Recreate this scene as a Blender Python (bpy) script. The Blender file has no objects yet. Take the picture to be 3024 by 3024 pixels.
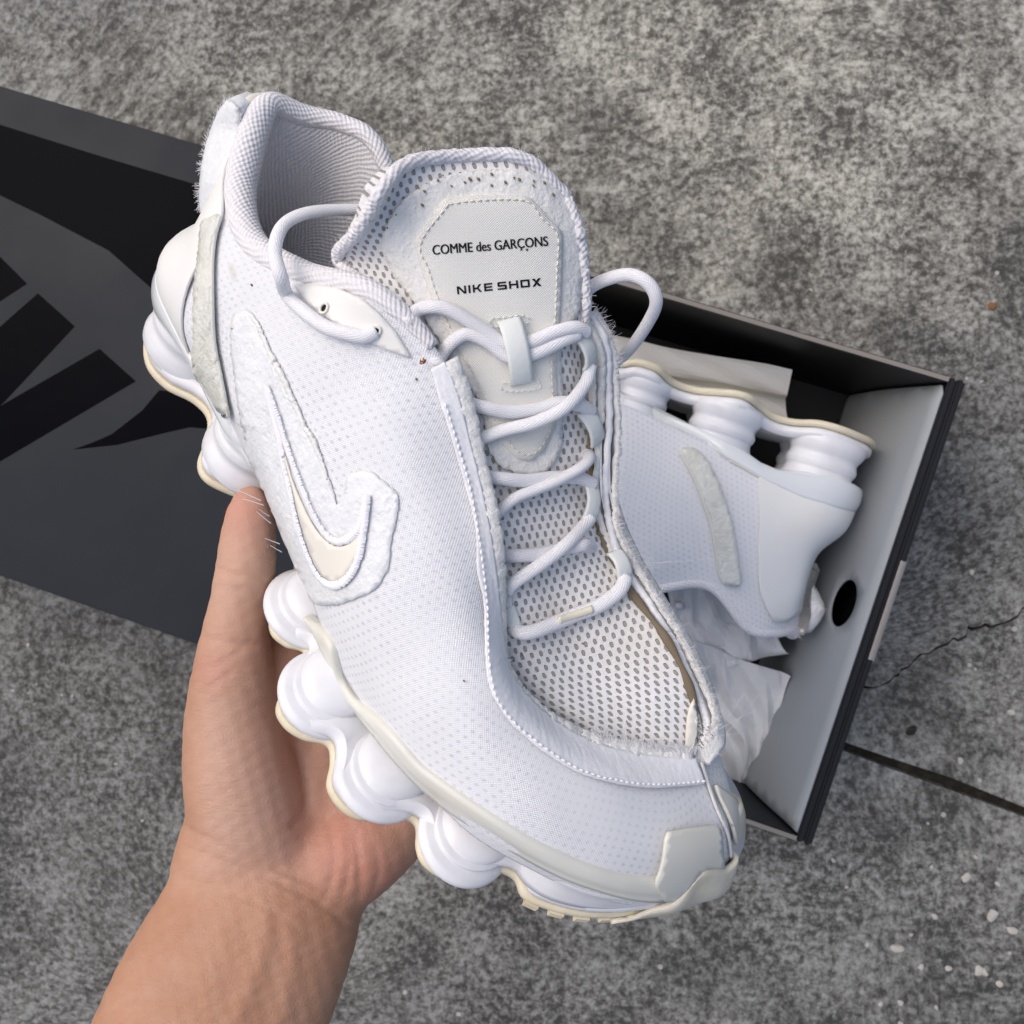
import bpy, bmesh, math, random
import numpy as np
from mathutils import Vector, Matrix
from mathutils.bvhtree import BVHTree
from mathutils.geometry import delaunay_2d_cdt

random.seed(7); rng = np.random.default_rng(7)
CM = 0.01
scene = bpy.context.scene
COL = scene.collection

# ------------------------------------------------------------------ camera
CAM_H = 66.5                      # cm above the concrete
TILT = math.radians(6)
FPX, CPX = 2967.0, 1512.0
cd = bpy.data.cameras.new('camera')
cd.sensor_width = 36.0
cd.lens = 36.0 * FPX / 3024.0
cd.clip_start = 0.02; cd.clip_end = 60
cd.dof.use_dof = True; cd.dof.focus_distance = 0.325; cd.dof.aperture_fstop = 26.0
camo = bpy.data.objects.new('camera', cd); COL.objects.link(camo)
camo.location = (0, 0, CAM_H * CM); camo.rotation_euler = (0, TILT, 0)
scene.camera = camo
CAMR = np.array([[math.cos(TILT), 0, math.sin(TILT)], [0, 1, 0], [-math.sin(TILT), 0, math.cos(TILT)]])
CAMP = np.array([0, 0, CAM_H])

def at(px, py, z):
    """photo point -> world cm on the horizontal plane z"""
    d = CAMR @ np.array([(px - CPX) / FPX, -(py - CPX) / FPX, -1.0]); return CAMP + d * ((z - CAM_H) / d[2])
# ------------------------------------------------------------------ sky, sun, exposure
SUN_EL, SUN_AZ = math.radians(58), math.radians(-55)      # azimuth from +Y towards +X
w = bpy.data.worlds.new('World'); scene.world = w; w.use_nodes = True
nt = w.node_tree; nt.nodes.clear()
out = nt.nodes.new('ShaderNodeOutputWorld'); bg = nt.nodes.new('ShaderNodeBackground')
sky = nt.nodes.new('ShaderNodeTexSky'); sky.sky_type = 'NISHITA'; sky.sun_disc = False
sky.sun_elevation = SUN_EL; sky.sun_rotation = SUN_AZ
sky.air_density = 0.9; sky.dust_density = 5.0; sky.ozone_density = 0.6
bg.inputs['Strength'].default_value = 0.14
nt.links.new(sky.outputs[0], bg.inputs[0]); nt.links.new(bg.outputs[0], out.inputs[0])
sl = bpy.data.lights.new('sun', 'SUN'); sl.energy = 0.9; sl.angle = math.radians(85); sl.color = (1.0, 0.975, 0.95)
so = bpy.data.objects.new('sun', sl); COL.objects.link(so)
dv = Vector((math.sin(SUN_AZ) * math.cos(SUN_EL), math.cos(SUN_AZ) * math.cos(SUN_EL), math.sin(SUN_EL)))
so.rotation_euler = (-dv).to_track_quat('-Z', 'Y').to_euler(); so.location = (-0.6, 0.6, 2)
scene.view_settings.view_transform = 'Standard'; scene.view_settings.look = 'None'
scene.view_settings.exposure = 0.10; scene.view_settings.gamma = 1.0
scene.view_settings.use_curve_mapping = False
scene.render.engine = 'CYCLES'

# ------------------------------------------------------------------ materials
class NT:
    def __init__(s, name):
        s.m = bpy.data.materials.new(name); s.m.use_nodes = True
        s.t = s.m.node_tree; s.b = s.t.nodes['Principled BSDF']
    def n(s, typ, **kw):
        nd = s.t.nodes.new('ShaderNode' + typ)
        for k, v in kw.items(): setattr(nd, k, v)
        return nd
    def l(s, a, b): s.t.links.new(a, b)
    def coord(s, kind='Object', scale=(1, 1, 1), rot=(0, 0, 0)):
        tc = s.n('TexCoord'); mp = s.n('Mapping'); mp.inputs['Scale'].default_value = scale
        mp.inputs['Rotation'].default_value = rot
        s.l(tc.outputs[kind], mp.inputs[0]); return mp.outputs[0]
    def noise(s, co, scale, detail=4, rough=.55, dist=0):
        x = s.n('TexNoise'); x.inputs['Scale'].default_value = scale; x.inputs['Detail'].default_value = detail
        x.inputs['Roughness'].default_value = rough; x.inputs['Distortion'].default_value = dist
        s.l(co, x.inputs['Vector']); return x.outputs[0]
    def math(s, op, a, b=None, c=None):
        x = s.n('Math', operation=op)
        for i, v in enumerate((a, b, c)):
            if v is None: continue
            if isinstance(v, (int, float)): x.inputs[i].default_value = v
            else: s.l(v, x.inputs[i])
        return x.outputs[0]
    def ramp(s, v, stops):
        r = s.n('ValToRGB'); e = r.color_ramp.elements
        while len(e) < len(stops): e.new(.5)
        for q, (p, c) in zip(e, stops):
            q.position = p; q.color = (c, c, c, 1) if isinstance(c, (int, float)) else (*c, 1)
        s.l(v, r.inputs[0]); return r.outputs[0]
    def mix(s, fac, a, b, mode='MIX'):
        x = s.n('Mix', data_type='RGBA', blend_type=mode)
        for i, v in ((0, fac), (6, a), (7, b)):
            if isinstance(v, (int, float)): x.inputs[i].default_value = v
            elif isinstance(v, tuple): x.inputs[i].default_value = (*v, 1)
            else: s.l(v, x.inputs[i])
        return x.outputs[2]
    def bump(s, h, strength=.5, dist=.001):
        b = s.n('Bump'); b.inputs['Strength'].default_value = strength; b.inputs['Distance'].default_value = dist
        s.l(h, b.inputs['Height'])
        s.l(b.outputs[0], s.b.inputs['Normal']); return b
    def set(s, **kw):
        for k, v in kw.items():
            i = s.b.inputs[k.replace('_', ' ')]
            if isinstance(v, (int, float)): i.default_value = v
            elif isinstance(v, tuple): i.default_value = (*v, 1) if len(v) == 3 and i.type == 'RGBA' else v
            else: s.l(v, i)
        return s

M = {}
def simple(name, col, rough, spec=.5, nscale=None, nstr=.2, ndist=.0005, dirt=None, dirt_scale=60, sss=0, coat=0):
    k = NT(name); co = k.coord()
    k.set(Roughness=rough); k.b.inputs['Specular IOR Level'].default_value = spec
    if dirt:
        k.set(Base_Color=k.mix(k.ramp(k.noise(co, dirt_scale, 5, .6), [(.45, 0.), (.75, 1.)]), col, dirt))
    else: k.set(Base_Color=col)
    if nscale: k.bump(k.noise(co, nscale, 4), nstr, ndist)
    if sss:
        k.set(Subsurface_Weight=sss); k.b.inputs['Subsurface Radius'].default_value = (.4, .3, .25); k.b.inputs['Subsurface Scale'].default_value = .01
    if coat: k.set(Coat_Weight=coat, Coat_Roughness=.12)
    M[name] = k.m; return k

simple('foam_white', (.77, .78, .81), .30, .5, 90, .1, .001, (.66, .66, .68), 40)
simple('plate_white', (.76, .79, .80), .16, .5, 60, .05, .001, coat=.3)
simple('rand_cream', (.70, .70, .64), .34, .5, 120, .1, .0006, (.70, .69, .61), 30)
simple('rubber_cream', (.72, .66, .50), .42, .45, 150, .25, .0008, (.60, .52, .36), 45)
simple('toe_rubber', (.70, .67, .57), .30, .5, 90, .3, .001, (.58, .53, .42), 70)
simple('leather_white', (.82, .82, .80), .45, .4, 900, .12, .0003, (.78, .77, .73), 30)
simple('leather_cream', (.80, .77, .69), .5, .35, 1200, .15, .0003)
simple('thread', (.86, .86, .89), .55, .3)
simple('lace_loop', (.74, .77, .75), .5, .3, 700, .3, .0005)
simple('aglet_cream', (.76, .72, .58), .45, .4)
simple('cuff_cloth', (.82, .83, .86), .7, .25, 900, .3, .0006, (.70, .70, .72), 50)
simple('ink', (.008, .008, .010), .6, .2)
simple('dark_void', (.02, .02, .02), .9, .1)
simple('glue_brown', (.20, .16, .11), .8, .2, 200, .5, .001)
simple('insole', (.10, .10, .115), .8, .2, 300, .3, .0005)
simple('insole_blue', (.02, .09, .30), .7, .2)
simple('rust_thread', (.42, .16, .05), .8, .2)
simple('card_edge', (.24, .22, .20), .85, .1, 300, .3, .0005)
k_ = simple('tape_clear', (.55, .52, .50), .10, .6); k_.set(Alpha=.45)

def textile():
    k = NT('side_textile'); uv = k.coord('UV')
    sep = k.n('SeparateXYZ'); k.l(uv, sep.inputs[0]); u, v = sep.outputs[0], sep.outputs[1]
    # staggered dash rows, about 3 mm apart
    a = k.math('ADD', k.math('MULTIPLY', u, .62), k.math('MULTIPLY', v, .79))
    b = k.math('SUBTRACT', k.math('MULTIPLY', u, .79), k.math('MULTIPLY', v, .62))
    ca = k.math('COSINE', k.math('MULTIPLY', a, 2 * math.pi / .30))
    cb = k.math('COSINE', k.math('MULTIPLY', b, 2 * math.pi / .42))
    sa = k.math('SINE', k.math('MULTIPLY', a, math.pi / .16)); sb = k.math('SINE', k.math('MULTIPLY', b, math.pi / .25))
    lat = k.math('MULTIPLY', k.math('MULTIPLY', sa, sb), 1.0)
    dots = k.math('MAXIMUM', lat, 0.0)
    co = k.coord()
    fade = k.ramp(k.noise(co, 28, 3), [(.34, .32), (.68, 1.)])
    fine = k.noise(co, 2600, 2)
    d = k.math('MULTIPLY', k.math('MULTIPLY', k.ramp(dots, [(.30, 0.), (1., 1.)]), k.ramp(k.noise(co, 420, 2), [(.3, .35), (.65, 1.)])), fade)
    col = k.mix(d, (.82, .83, .85), (.52, .535, .60))
    weave = k.math('ADD', k.math('MULTIPLY', k.math('SINE', k.math('MULTIPLY', a, 2 * math.pi / .055)), .5), k.math('MULTIPLY', k.math('SINE', k.math('MULTIPLY', b, 2 * math.pi / .075)), .5))
    col = k.mix(k.math('MULTIPLY', k.math('ADD', weave, 1), .09), col, (.60, .62, .70))
    spots = k.ramp(k.noise(co, 70, 2, .4), [(.74, 0.), (.80, .35)])
    col = k.mix(spots, col, (.50, .44, .36))
    k.set(Base_Color=col, Roughness=.72); k.b.inputs['Specular IOR Level'].default_value = .25
    k.set(Sheen_Weight=.25)
    h = k.math('ADD', k.math('MULTIPLY', weave, .35), k.math('ADD', k.math('MULTIPLY', d, -.5), k.math('MULTIPLY', k.noise(co, 45, 3), 2.4)))
    k.bump(h, .5, .0006); M['side_textile'] = k.m
textile()
def mesh_cloth():
    k = NT('open_mesh'); uv = k.coord('UV'); sep = k.n('SeparateXYZ')
    co = k.coord()
    nz = k.n('TexNoise'); nz.inputs['Scale'].default_value = 60; k.l(co, nz.inputs['Vector'])
    mixv = k.n('VectorMath', operation='MULTIPLY_ADD'); mixv.inputs[1].default_value = (.12, .12, 0)
    k.l(nz.outputs[1], mixv.inputs[0]); k.l(uv, mixv.inputs[2]); k.l(mixv.outputs[0], sep.inputs[0])
    u, v = sep.outputs[0], sep.outputs[1]
    P1, P2 = .31, .50
    sa = k.math('SINE', k.math('MULTIPLY', u, 2 * math.pi / P1 / 1.0)); sb = k.math('SINE', k.math('MULTIPLY', v, 2 * math.pi / P2))
    f = k.math('MULTIPLY', sa, sb)
    hole = k.ramp(f, [(.34, 0.), (.50, 1.)])
    col = k.mix(k.noise(co, 500, 3), (.84, .84, .85), (.76, .755, .76))
    dirt = k.ramp(k.noise(co, 22, 4), [(.5, 0.), (.8, .55)])
    col = k.mix(dirt, col, (.60, .54, .44))
    col = k.mix(hole, col, (.34, .32, .29))
    k.set(Base_Color=col, Roughness=.75); k.b.inputs['Specular IOR Level'].default_value = .2
    h = k.math('ADD', k.math('MULTIPLY', hole, -1.3), k.math('MULTIPLY', k.noise(co, 900, 3), .25))
    k.bump(h, .9, .0012); M['open_mesh'] = k.m
mesh_cloth()
def knit(name, col, col2, per=.17, str_=1.0):
    k = NT(name); uv = k.coord('UV'); sep = k.n('SeparateXYZ'); co = k.coord()
    nz = k.n('TexNoise'); nz.inputs['Scale'].default_value = 130; nz.inputs['Detail'].default_value = 3; k.l(co, nz.inputs['Vector'])
    mixv = k.n('VectorMath', operation='MULTIPLY_ADD'); mixv.inputs[1].default_value = (per * .9, per * .9, 0)
    k.l(nz.outputs[1], mixv.inputs[0]); k.l(uv, mixv.inputs[2]); k.l(mixv.outputs[0], sep.inputs[0]); u, v = sep.outputs[0], sep.outputs[1]
    a = k.math('SINE', k.math('MULTIPLY', k.math('ADD', u, k.math('MULTIPLY', v, .35)), 2 * math.pi / per))
    b = k.math('SINE', k.math('MULTIPLY', k.math('SUBTRACT', v, k.math('MULTIPLY', u, .2)), 2 * math.pi / (per * 1.3)))
    h = k.math('MULTIPLY_ADD', k.math('MULTIPLY', a, b), .5, .5)
    col_ = k.mix(k.ramp(h, [(.1, 0.), (.8, 1.)]), col2, col)
    col_ = k.mix(k.ramp(k.noise(co, 45, 4), [(.5, 0.), (.8, .4)]), col_, (.62, .58, .58))
    k.set(Base_Color=col_, Roughness=.75); k.b.inputs['Specular IOR Level'].default_value = .25
    k.bump(k.math('ADD', h, k.math('MULTIPLY', k.noise(co, 900, 3), .3)), str_, .0011); M[name] = k.m
knit('collar_knit', (.80, .79, .81), (.755, .74, .76), .20, .42)
knit('lining_knit', (.80, .79, .81), (.77, .76, .78), .19, .38)
knit('lace_braid', (.86, .86, .88), (.82, .82, .85), .09, .3)
def film():
    k = NT('frayed_film'); co = k.coord()
    n = k.noise(co, 130, 6, .7, .6)
    k.set(Base_Color=k.mix(k.ramp(n, [(.3, 0.), (.7, 1.)]), (.72, .745, .76), (.83, .845, .86)), Roughness=.42)
    k.b.inputs['Specular IOR Level'].default_value = .45
    k.bump(k.math('ADD', n, k.noise(co, 420, 3)), .8, .0009); M['frayed_film'] = k.m
    k = NT('raw_edge_felt'); co = k.coord()
    n = k.noise(co, 160, 6, .7, .8)
    k.set(Base_Color=k.mix(k.ramp(n, [(.3, 0.), (.7, 1.)]), (.72, .72, .69), (.83, .83, .82)), Roughness=.7)
    k.bump(k.math('ADD', n, k.noise(co, 700, 3)), .55, .0010); M['raw_edge_felt'] = k.m
    k = NT('trim_cream'); co = k.coord(); n = k.noise(co, 110, 6, .7, .5)
    k.set(Base_Color=k.mix(k.ramp(n, [(.35, 0.), (.7, 1.)]), (.64, .64, .57), (.77, .78, .74)), Roughness=.45)
    k.bump(k.math('ADD', n, k.noise(co, 420, 3)), .8, .0010); M['trim_cream'] = k.m
film()
def label_mat():
    k = NT('label_canvas'); co = k.coord(); uv = k.coord('UV'); sep = k.n('SeparateXYZ'); k.l(uv, sep.inputs[0])
    wv = k.math('MULTIPLY', k.math('SINE', k.math('MULTIPLY', sep.outputs[0], 2 * math.pi / .075)), k.math('SINE', k.math('MULTIPLY', sep.outputs[1], 2 * math.pi / .075)))
    k.set(Base_Color=k.mix(k.ramp(k.noise(co, 40, 3), [(.35, 0.), (.7, 1.)]), (.86, .85, .80), (.82, .81, .76)), Roughness=.6)
    k.b.inputs['Specular IOR Level'].default_value = .3
    k.bump(k.math('ADD', k.math('MULTIPLY', wv, .5), k.math('MULTIPLY', k.noise(co, 60, 3), 1.5)), .5, .0004); M['label_canvas'] = k.m
label_mat()

def skin():
    k = NT('skin'); co = k.coord()
    big = k.noise(co, 22, 4, .6); mott = k.noise(co, 160, 4, .6)
    fa_ = k.n('Attribute'); fa_.attribute_name = 'flush'
    col = k.mix(k.ramp(big, [(.35, 0.), (.68, 1.)]), (.50, .29, .20), (.57, .355, .26))
    tn = k.n('Attribute'); tn.attribute_name = 'tan'; col = k.mix(k.math('MULTIPLY', tn.outputs['Fac'], .8), col, k.mix(k.ramp(big, [(.35, 0.), (.68, 1.)]), (.40, .19, .105), (.47, .245, .145)))
    col = k.mix(k.math('MULTIPLY', fa_.outputs['Fac'], .85), col, (.50, .20, .155))
    col = k.mix(k.math('MULTIPLY', k.ramp(mott, [(.45, 0.), (.75, 1.)]), .30), col, (.54, .34, .27))
    k.set(Base_Color=col, Roughness=.52, Subsurface_Weight=.22)
    k.b.inputs['Subsurface Radius'].default_value = (1., .35, .2); k.b.inputs['Subsurface Scale'].default_value = .004
    k.b.inputs['Specular IOR Level'].default_value = .38
    v = k.n('TexVoronoi', feature='DISTANCE_TO_EDGE'); v.inputs['Scale'].default_value = 700; k.l(co, v.inputs['Vector'])
    st = k.coord('Object', (1, 1, 1)); fine = k.noise(st, 260, 5, .65, 1.2)
    lines = k.noise(k.coord('Object', (55, 330, 120), (0, 0, .5)), 1.0, 4, .6, .8)
    fine = k.math('ADD', k.math('MULTIPLY', fine, .5), k.math('MULTIPLY', lines, 1.1))
    h = k.math('ADD', k.math('MULTIPLY', k.ramp(v.outputs[0], [(0., 0.), (.12, 1.)]), .25), k.math('MULTIPLY', fine, 1.6))
    k.bump(h, .38, .0006); M['skin'] = k.m
    simple('nail', (.66, .42, .35), .3, .5)
skin()

def concrete():
    k = NT('concrete'); co = k.coord()
    tc = co
    # swept arcs: rings around a far centre give the broomed streaks
    def arcs(cx, cy, freq, dist):
        mp = k.n('Mapping'); mp.inputs['Location'].default_value = (-cx, -cy, 0); k.l(tc, mp.inputs[0])
        wv = k.n('TexWave', wave_type='RINGS', rings_direction='Z'); wv.inputs['Scale'].default_value = freq
        wv.inputs['Distortion'].default_value = dist; wv.inputs['Detail'].default_value = 4; wv.inputs['Detail Scale'].default_value = 6
        wv.inputs['Detail Roughness'].default_value = .75
        k.l(mp.outputs[0], wv.inputs['Vector']); return wv.outputs[0]
    big = k.noise(tc, 2.6, 4, .5); mid = k.noise(tc, 22, 5, .65); fine = k.noise(tc, 200, 3, .74); grit = k.noise(tc, 450, 3, .6)
    def polar(px, py):
        c_ = at(px, py, 0) * CM; mp = k.n('Mapping'); mp.inputs['Location'].default_value = (-c_[0], -c_[1], 0); k.l(tc, mp.inputs[0])
        sp = k.n('SeparateXYZ'); k.l(mp.outputs[0], sp.inputs[0])
        r_ = k.math('SQRT', k.math('ADD', k.math('POWER', sp.outputs[0], 2.0), k.math('POWER', sp.outputs[1], 2.0)))
        th = k.math('ARCTAN2', sp.outputs[1], sp.outputs[0]); cb_ = k.n('CombineXYZ'); k.l(k.math('MULTIPLY', r_, 190.), cb_.inputs[0]); k.l(k.math('MULTIPLY', th, 42.), cb_.inputs[1])
        nz = k.n('TexNoise'); nz.inputs['Scale'].default_value = 1.0; nz.inputs['Detail'].default_value = 4; nz.inputs['Roughness'].default_value = .62; nz.inputs['Distortion'].default_value = .5
        k.l(cb_.outputs[0], nz.inputs['Vector']); return nz.outputs[0]
    s1 = polar(700, 3000); s2 = polar(2300, 1900)
    sx = k.n('SeparateXYZ'); k.l(tc, sx.inputs[0]); sel = k.ramp(k.math('ADD', k.math('MULTIPLY', k.math('SUBTRACT', k.math('MULTIPLY', sx.outputs[0], .6), k.math('MULTIPLY', sx.outputs[1], -1.)), 2.2), .5), [(.40, 0.), (.60, 1.)])
    st = k.mix(sel, s1, s2)
    where = k.ramp(k.noise(tc, 7, 3), [(.38, .06), (.62, .50)])
    iso = k.math('ADD', k.math('MULTIPLY', fine, .8), k.math('MULTIPLY', grit, .2))
    g = k.mix(where, iso, st)
    g = k.math('ADD', k.math('MULTIPLY', g, .86), k.math('MULTIPLY', k.math('SUBTRACT', mid, .5), .34))
    g = k.math('ADD', k.math('MULTIPLY', k.math('SUBTRACT', g, .43), 1.75), .50)
    t = k.ramp(g, [(.36, (.050, .049, .046)), (.47, (.125, .123, .116)), (.56, (.21, .21, .20)), (.70, (.33, .335, .325))])
    tone = k.ramp(big, [(.36, (.66, .67, .69)), (.64, (1.12, 1.12, 1.08))])
    col = k.mix(1.0, t, tone, 'MULTIPLY')
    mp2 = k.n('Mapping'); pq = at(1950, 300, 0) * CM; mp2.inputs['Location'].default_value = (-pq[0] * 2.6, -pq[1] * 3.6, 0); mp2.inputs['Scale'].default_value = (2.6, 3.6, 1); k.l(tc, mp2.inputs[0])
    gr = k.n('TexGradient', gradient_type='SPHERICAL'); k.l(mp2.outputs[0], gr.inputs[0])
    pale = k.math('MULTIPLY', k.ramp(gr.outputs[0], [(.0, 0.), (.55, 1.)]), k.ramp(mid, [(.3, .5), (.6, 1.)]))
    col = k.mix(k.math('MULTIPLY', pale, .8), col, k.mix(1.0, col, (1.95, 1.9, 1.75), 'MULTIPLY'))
    v = k.n('TexVoronoi', feature='F1'); v.inputs['Scale'].default_value = 90; k.l(tc, v.inputs['Vector'])
    pick = k.math('MULTIPLY', k.math('LESS_THAN', v.outputs['Distance'], .15), k.math('GREATER_THAN', k.noise(tc, 38, 1), .64))
    col = k.mix(pick, col, (.40, .39, .37))
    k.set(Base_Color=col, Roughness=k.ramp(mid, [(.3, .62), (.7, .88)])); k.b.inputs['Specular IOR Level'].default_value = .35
    k.bump(fine, .35, .003); M['concrete'] = k.m
    simple('joint_dirt', (.030, .028, .024), .9, .2, 160, .8, .003, (.07, .065, .055), 90)
    simple('aggregate', (.48, .46, .42), .75, .3, 220, .4, .001, (.36, .33, .29), 60)
    simple('leaf_bit', (.20, .10, .045), .8, .2, 300, .4, .001)
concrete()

def card():
    k = NT('sleeve_black'); co = k.coord()
    k.set(Base_Color=k.mix(k.noise(co, 12, 3), (.009, .013, .019), (.015, .020, .028)), Roughness=k.ramp(k.noise(co, 20, 4), [(.3, .36), (.7, .46)]))
    k.b.inputs['Specular IOR Level'].default_value = .13
    k.bump(k.math('ADD', k.noise(co, 10, 3), k.math('MULTIPLY', k.noise(co, 600, 2), .02)), .25, .006); M['sleeve_black'] = k.m
    k = NT('print_reflection_black'); co = k.coord()  # black shared by the printed letters and the painted reflection band
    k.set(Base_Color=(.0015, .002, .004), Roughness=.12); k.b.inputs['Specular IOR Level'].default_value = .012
    k.bump(k.noise(co, 14, 3), .2, .004); M['print_reflection_black'] = k.m
    simple('tray_black', (.006, .007, .010), .5, .3, 30, .1, .002)
    simple('tray_lining', (.30, .325, .35), .62, .35, 25, .12, .002)
    k = NT('tissue'); co = k.coord()
    k.set(Base_Color=(.70, .72, .75), Roughness=.7)
    k.bump(k.noise(co, 30, 4, .6), .4, .004); M['tissue'] = k.m
card()

# ------------------------------------------------------------------ helpers
def put(name, me, parent=None, kind=None):
    o = bpy.data.objects.new(name, me); COL.objects.link(o)
    if parent: o.parent = parent
    if kind: o['kind'] = kind
    return o
def mk(name, V, F, mat, parent=None, uv=None, smooth=True, kind=None, mats=None, fm=None):
    me = bpy.data.meshes.new(name)
    me.from_pydata([tuple(float(c) * CM for c in p) for p in V], [], [tuple(int(i) for i in f) for f in F])
    for m in (mats or [mat]): me.materials.append(M[m])
    if fm is not None: me.polygons.foreach_set('material_index', fm)
    if smooth: me.polygons.foreach_set('use_smooth', [True] * len(me.polygons))
    if uv is not None:
        l = me.uv_layers.new(name='UVMap'); idx = np.zeros(len(me.loops), int); me.loops.foreach_get('vertex_index', idx)
        l.data.foreach_set('uv', np.asarray(uv, float)[idx].ravel())
    me.update()
    return put(name, me, parent, kind)
def solid(o, th, off=1):
    m = o.modifiers.new('thickness', 'SOLIDIFY'); m.thickness = th * CM; m.offset = off; return o
def tag(o, label, cat, group=None):
    o['label'] = label; o['category'] = cat
    if group: o['group'] = group
def cr(P, n, closed=False):
    P = np.asarray(P, float); N = len(P)
    t = np.linspace(0, N if closed else N - 1, n, endpoint=not closed)
    return crat(P, t, closed)
def crat(P, t, closed=False):
    P = np.asarray(P, float); N = len(P); t = np.asarray(t, float)
    i = np.clip(np.floor(t).astype(int), 0, (N if closed else N - 1) - 1); f = (t - i)
    g = (lambda k: P[k % N]) if closed else (lambda k: P[np.clip(k, 0, N - 1)])
    p0, p1, p2, p3 = g(i - 1), g(i), g(i + 1), g(i + 2)
    if not closed:
        p0 = np.where((i == 0).reshape(-1, *[1] * (P.ndim - 1)), 2 * p1 - p2, p0)
        p3 = np.where((i == N - 2).reshape(-1, *[1] * (P.ndim - 1)), 2 * p2 - p1, p3)
    f = f.reshape(-1, *[1] * (P.ndim - 1))
    return .5 * (2 * p1 + (p2 - p0) * f + (2 * p0 - 5 * p1 + 4 * p2 - p3) * f ** 2 + (3 * p1 - p0 - 3 * p2 + p3) * f ** 3)
def grid_faces(nu, nv, cu=False, cv=False):
    F = []
    for i in range(nu if cu else nu - 1):
        for j in range(nv if cv else nv - 1):
            a = i * nv + j; b = ((i + 1) % nu) * nv + j; c = ((i + 1) % nu) * nv + (j + 1) % nv; d = i * nv + (j + 1) % nv
            F.append((a, b, c, d))
    return F
def unit(v):
    v = np.asarray(v, float); return v / (np.linalg.norm(v, axis=-1, keepdims=True) + 1e-12)
def resample(P, step):
    P = np.asarray(P, float); d = np.r_[0, np.cumsum(np.linalg.norm(np.diff(P, axis=0), axis=1))]
    n = max(2, int(d[-1] / step) + 1); s = np.linspace(0, d[-1], n)
    return np.stack([np.interp(s, d, P[:, k]) for k in range(P.shape[1])], 1)
def tube_data(P, r, n=12, flat=1.0, up=None, caps=True):
    """swept tube; r scalar or array; flat squashes along the carried normal"""
    P = np.asarray(P, float); N = len(P); r = np.broadcast_to(np.asarray(r, float), (N,))
    T = unit(np.gradient(P, axis=0))
    nrm = np.array(up if up is not None else (0, 0, 1.), float)
    V = []; L = 0; UV = []
    for i in range(N):
        if up is not None and np.ndim(up) == 2: nrm = up[i]
        nrm = nrm - T[i] * (nrm @ T[i]); nrm = unit(nrm); b = np.cross(T[i], nrm)
        if i: L += np.linalg.norm(P[i] - P[i - 1])
        for k in range(n):
            a = 2 * math.pi * k / n
            V.append(P[i] + r[i] * (math.cos(a) * b + math.sin(a) * flat * nrm)); UV.append((k / n * r[i] * 6.28, L))
    F = [(i * n + k, i * n + (k + 1) % n, (i + 1) * n + (k + 1) % n, (i + 1) * n + k) for i in range(N - 1) for k in range(n)]
    if caps: F += [tuple(range(n))[::-1], tuple((N - 1) * n + k for k in range(n))]
    return V, F, UV
class Acc:
    def __init__(s): s.V = []; s.F = []; s.U = []
    def add(s, V, F, U=None):
        o = len(s.V); s.V += list(V); s.F += [tuple(i + o for i in f) for f in F]; s.U += list(U if U is not None else [(0, 0)] * len(V))
    def build(s, name, mat, parent=None, kind=None, smooth=True): return mk(name, s.V, s.F, mat, parent, uv=s.U, kind=kind, smooth=smooth)
def strand(P, r=.012):
    """three sided hair"""
    V, F, _ = tube_data(P, r * np.linspace(1, .55, len(P)), 3, caps=False); return V, F
def cdt(polys, spacing, inner=True):
    """triangulate the union of 2D polygons with a grid of inner points"""
    pts = []; faces = []
    for p in polys:
        p = [tuple(q) for q in p]
        if sum(p[i - 1][0] * p[i][1] - p[i][0] * p[i - 1][1] for i in range(len(p))) < 0: p = p[::-1]
        faces.append(list(range(len(pts), len(pts) + len(p)))); pts += [Vector((float(a), float(b))) for a, b in p]
    A = np.array([tuple(p) for p in pts])
    if inner and spacing:
        x0, y0 = A.min(0); x1, y1 = A.max(0)
        for i, yy in enumerate(np.arange(y0 + spacing * .37, y1, spacing * .87)):
            for xx in np.arange(x0 + (i % 2) * spacing * .5, x1, spacing):
                dd = np.min(np.hypot(A[:, 0] - xx, A[:, 1] - yy))
                if dd > spacing * .45: pts.append(Vector((xx, yy)))
    r = delaunay_2d_cdt(pts, [], faces, 1, 1e-6)
    return np.array([tuple(v) for v in r[0]]), [tuple(f) for f, og in zip(r[2], r[5]) if len(og)]

# ------------------------------------------------------------------ pose of the held shoe
# own axes (cm): x heel to toe, y to the inner side of the foot, z up from the ground contact
R_S = np.array([[0.6049, 0.6536, 0.4548], [-0.7598, 0.3028, 0.5753], [0.2383, -0.6936, 0.6798]])
_u, _s, _v = np.linalg.svd(R_S); R_S = _u @ _v
T_S = np.array([-13.738, 8.37, -41.338])
CAM_S = R_S.T @ (-T_S)
def sray(px, py): return R_S.T @ np.array([(px - CPX) / FPX, -(py - CPX) / FPX, -1.0])
def tr(px, py, y):
    """photo point -> shoe coordinates in the lengthwise plane at y"""
    d = sray(px, py); return CAM_S + d * ((y - CAM_S[1]) / d[1])
W_R = CAMR @ R_S; W_T = CAMR @ T_S + CAMP
shoe = bpy.data.objects.new('sneaker', None); COL.objects.link(shoe)
mw = Matrix.Identity(4)
for i in range(3):
    for j in range(3): mw[i][j] = W_R[i, j]
    mw[i][3] = W_T[i] * CM
shoe.matrix_world = mw
shoe.empty_display_size = .02
tag(shoe, 'worn white sneaker with frayed edges and ribbed sole columns, held up in the hand', 'sneaker')

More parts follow.
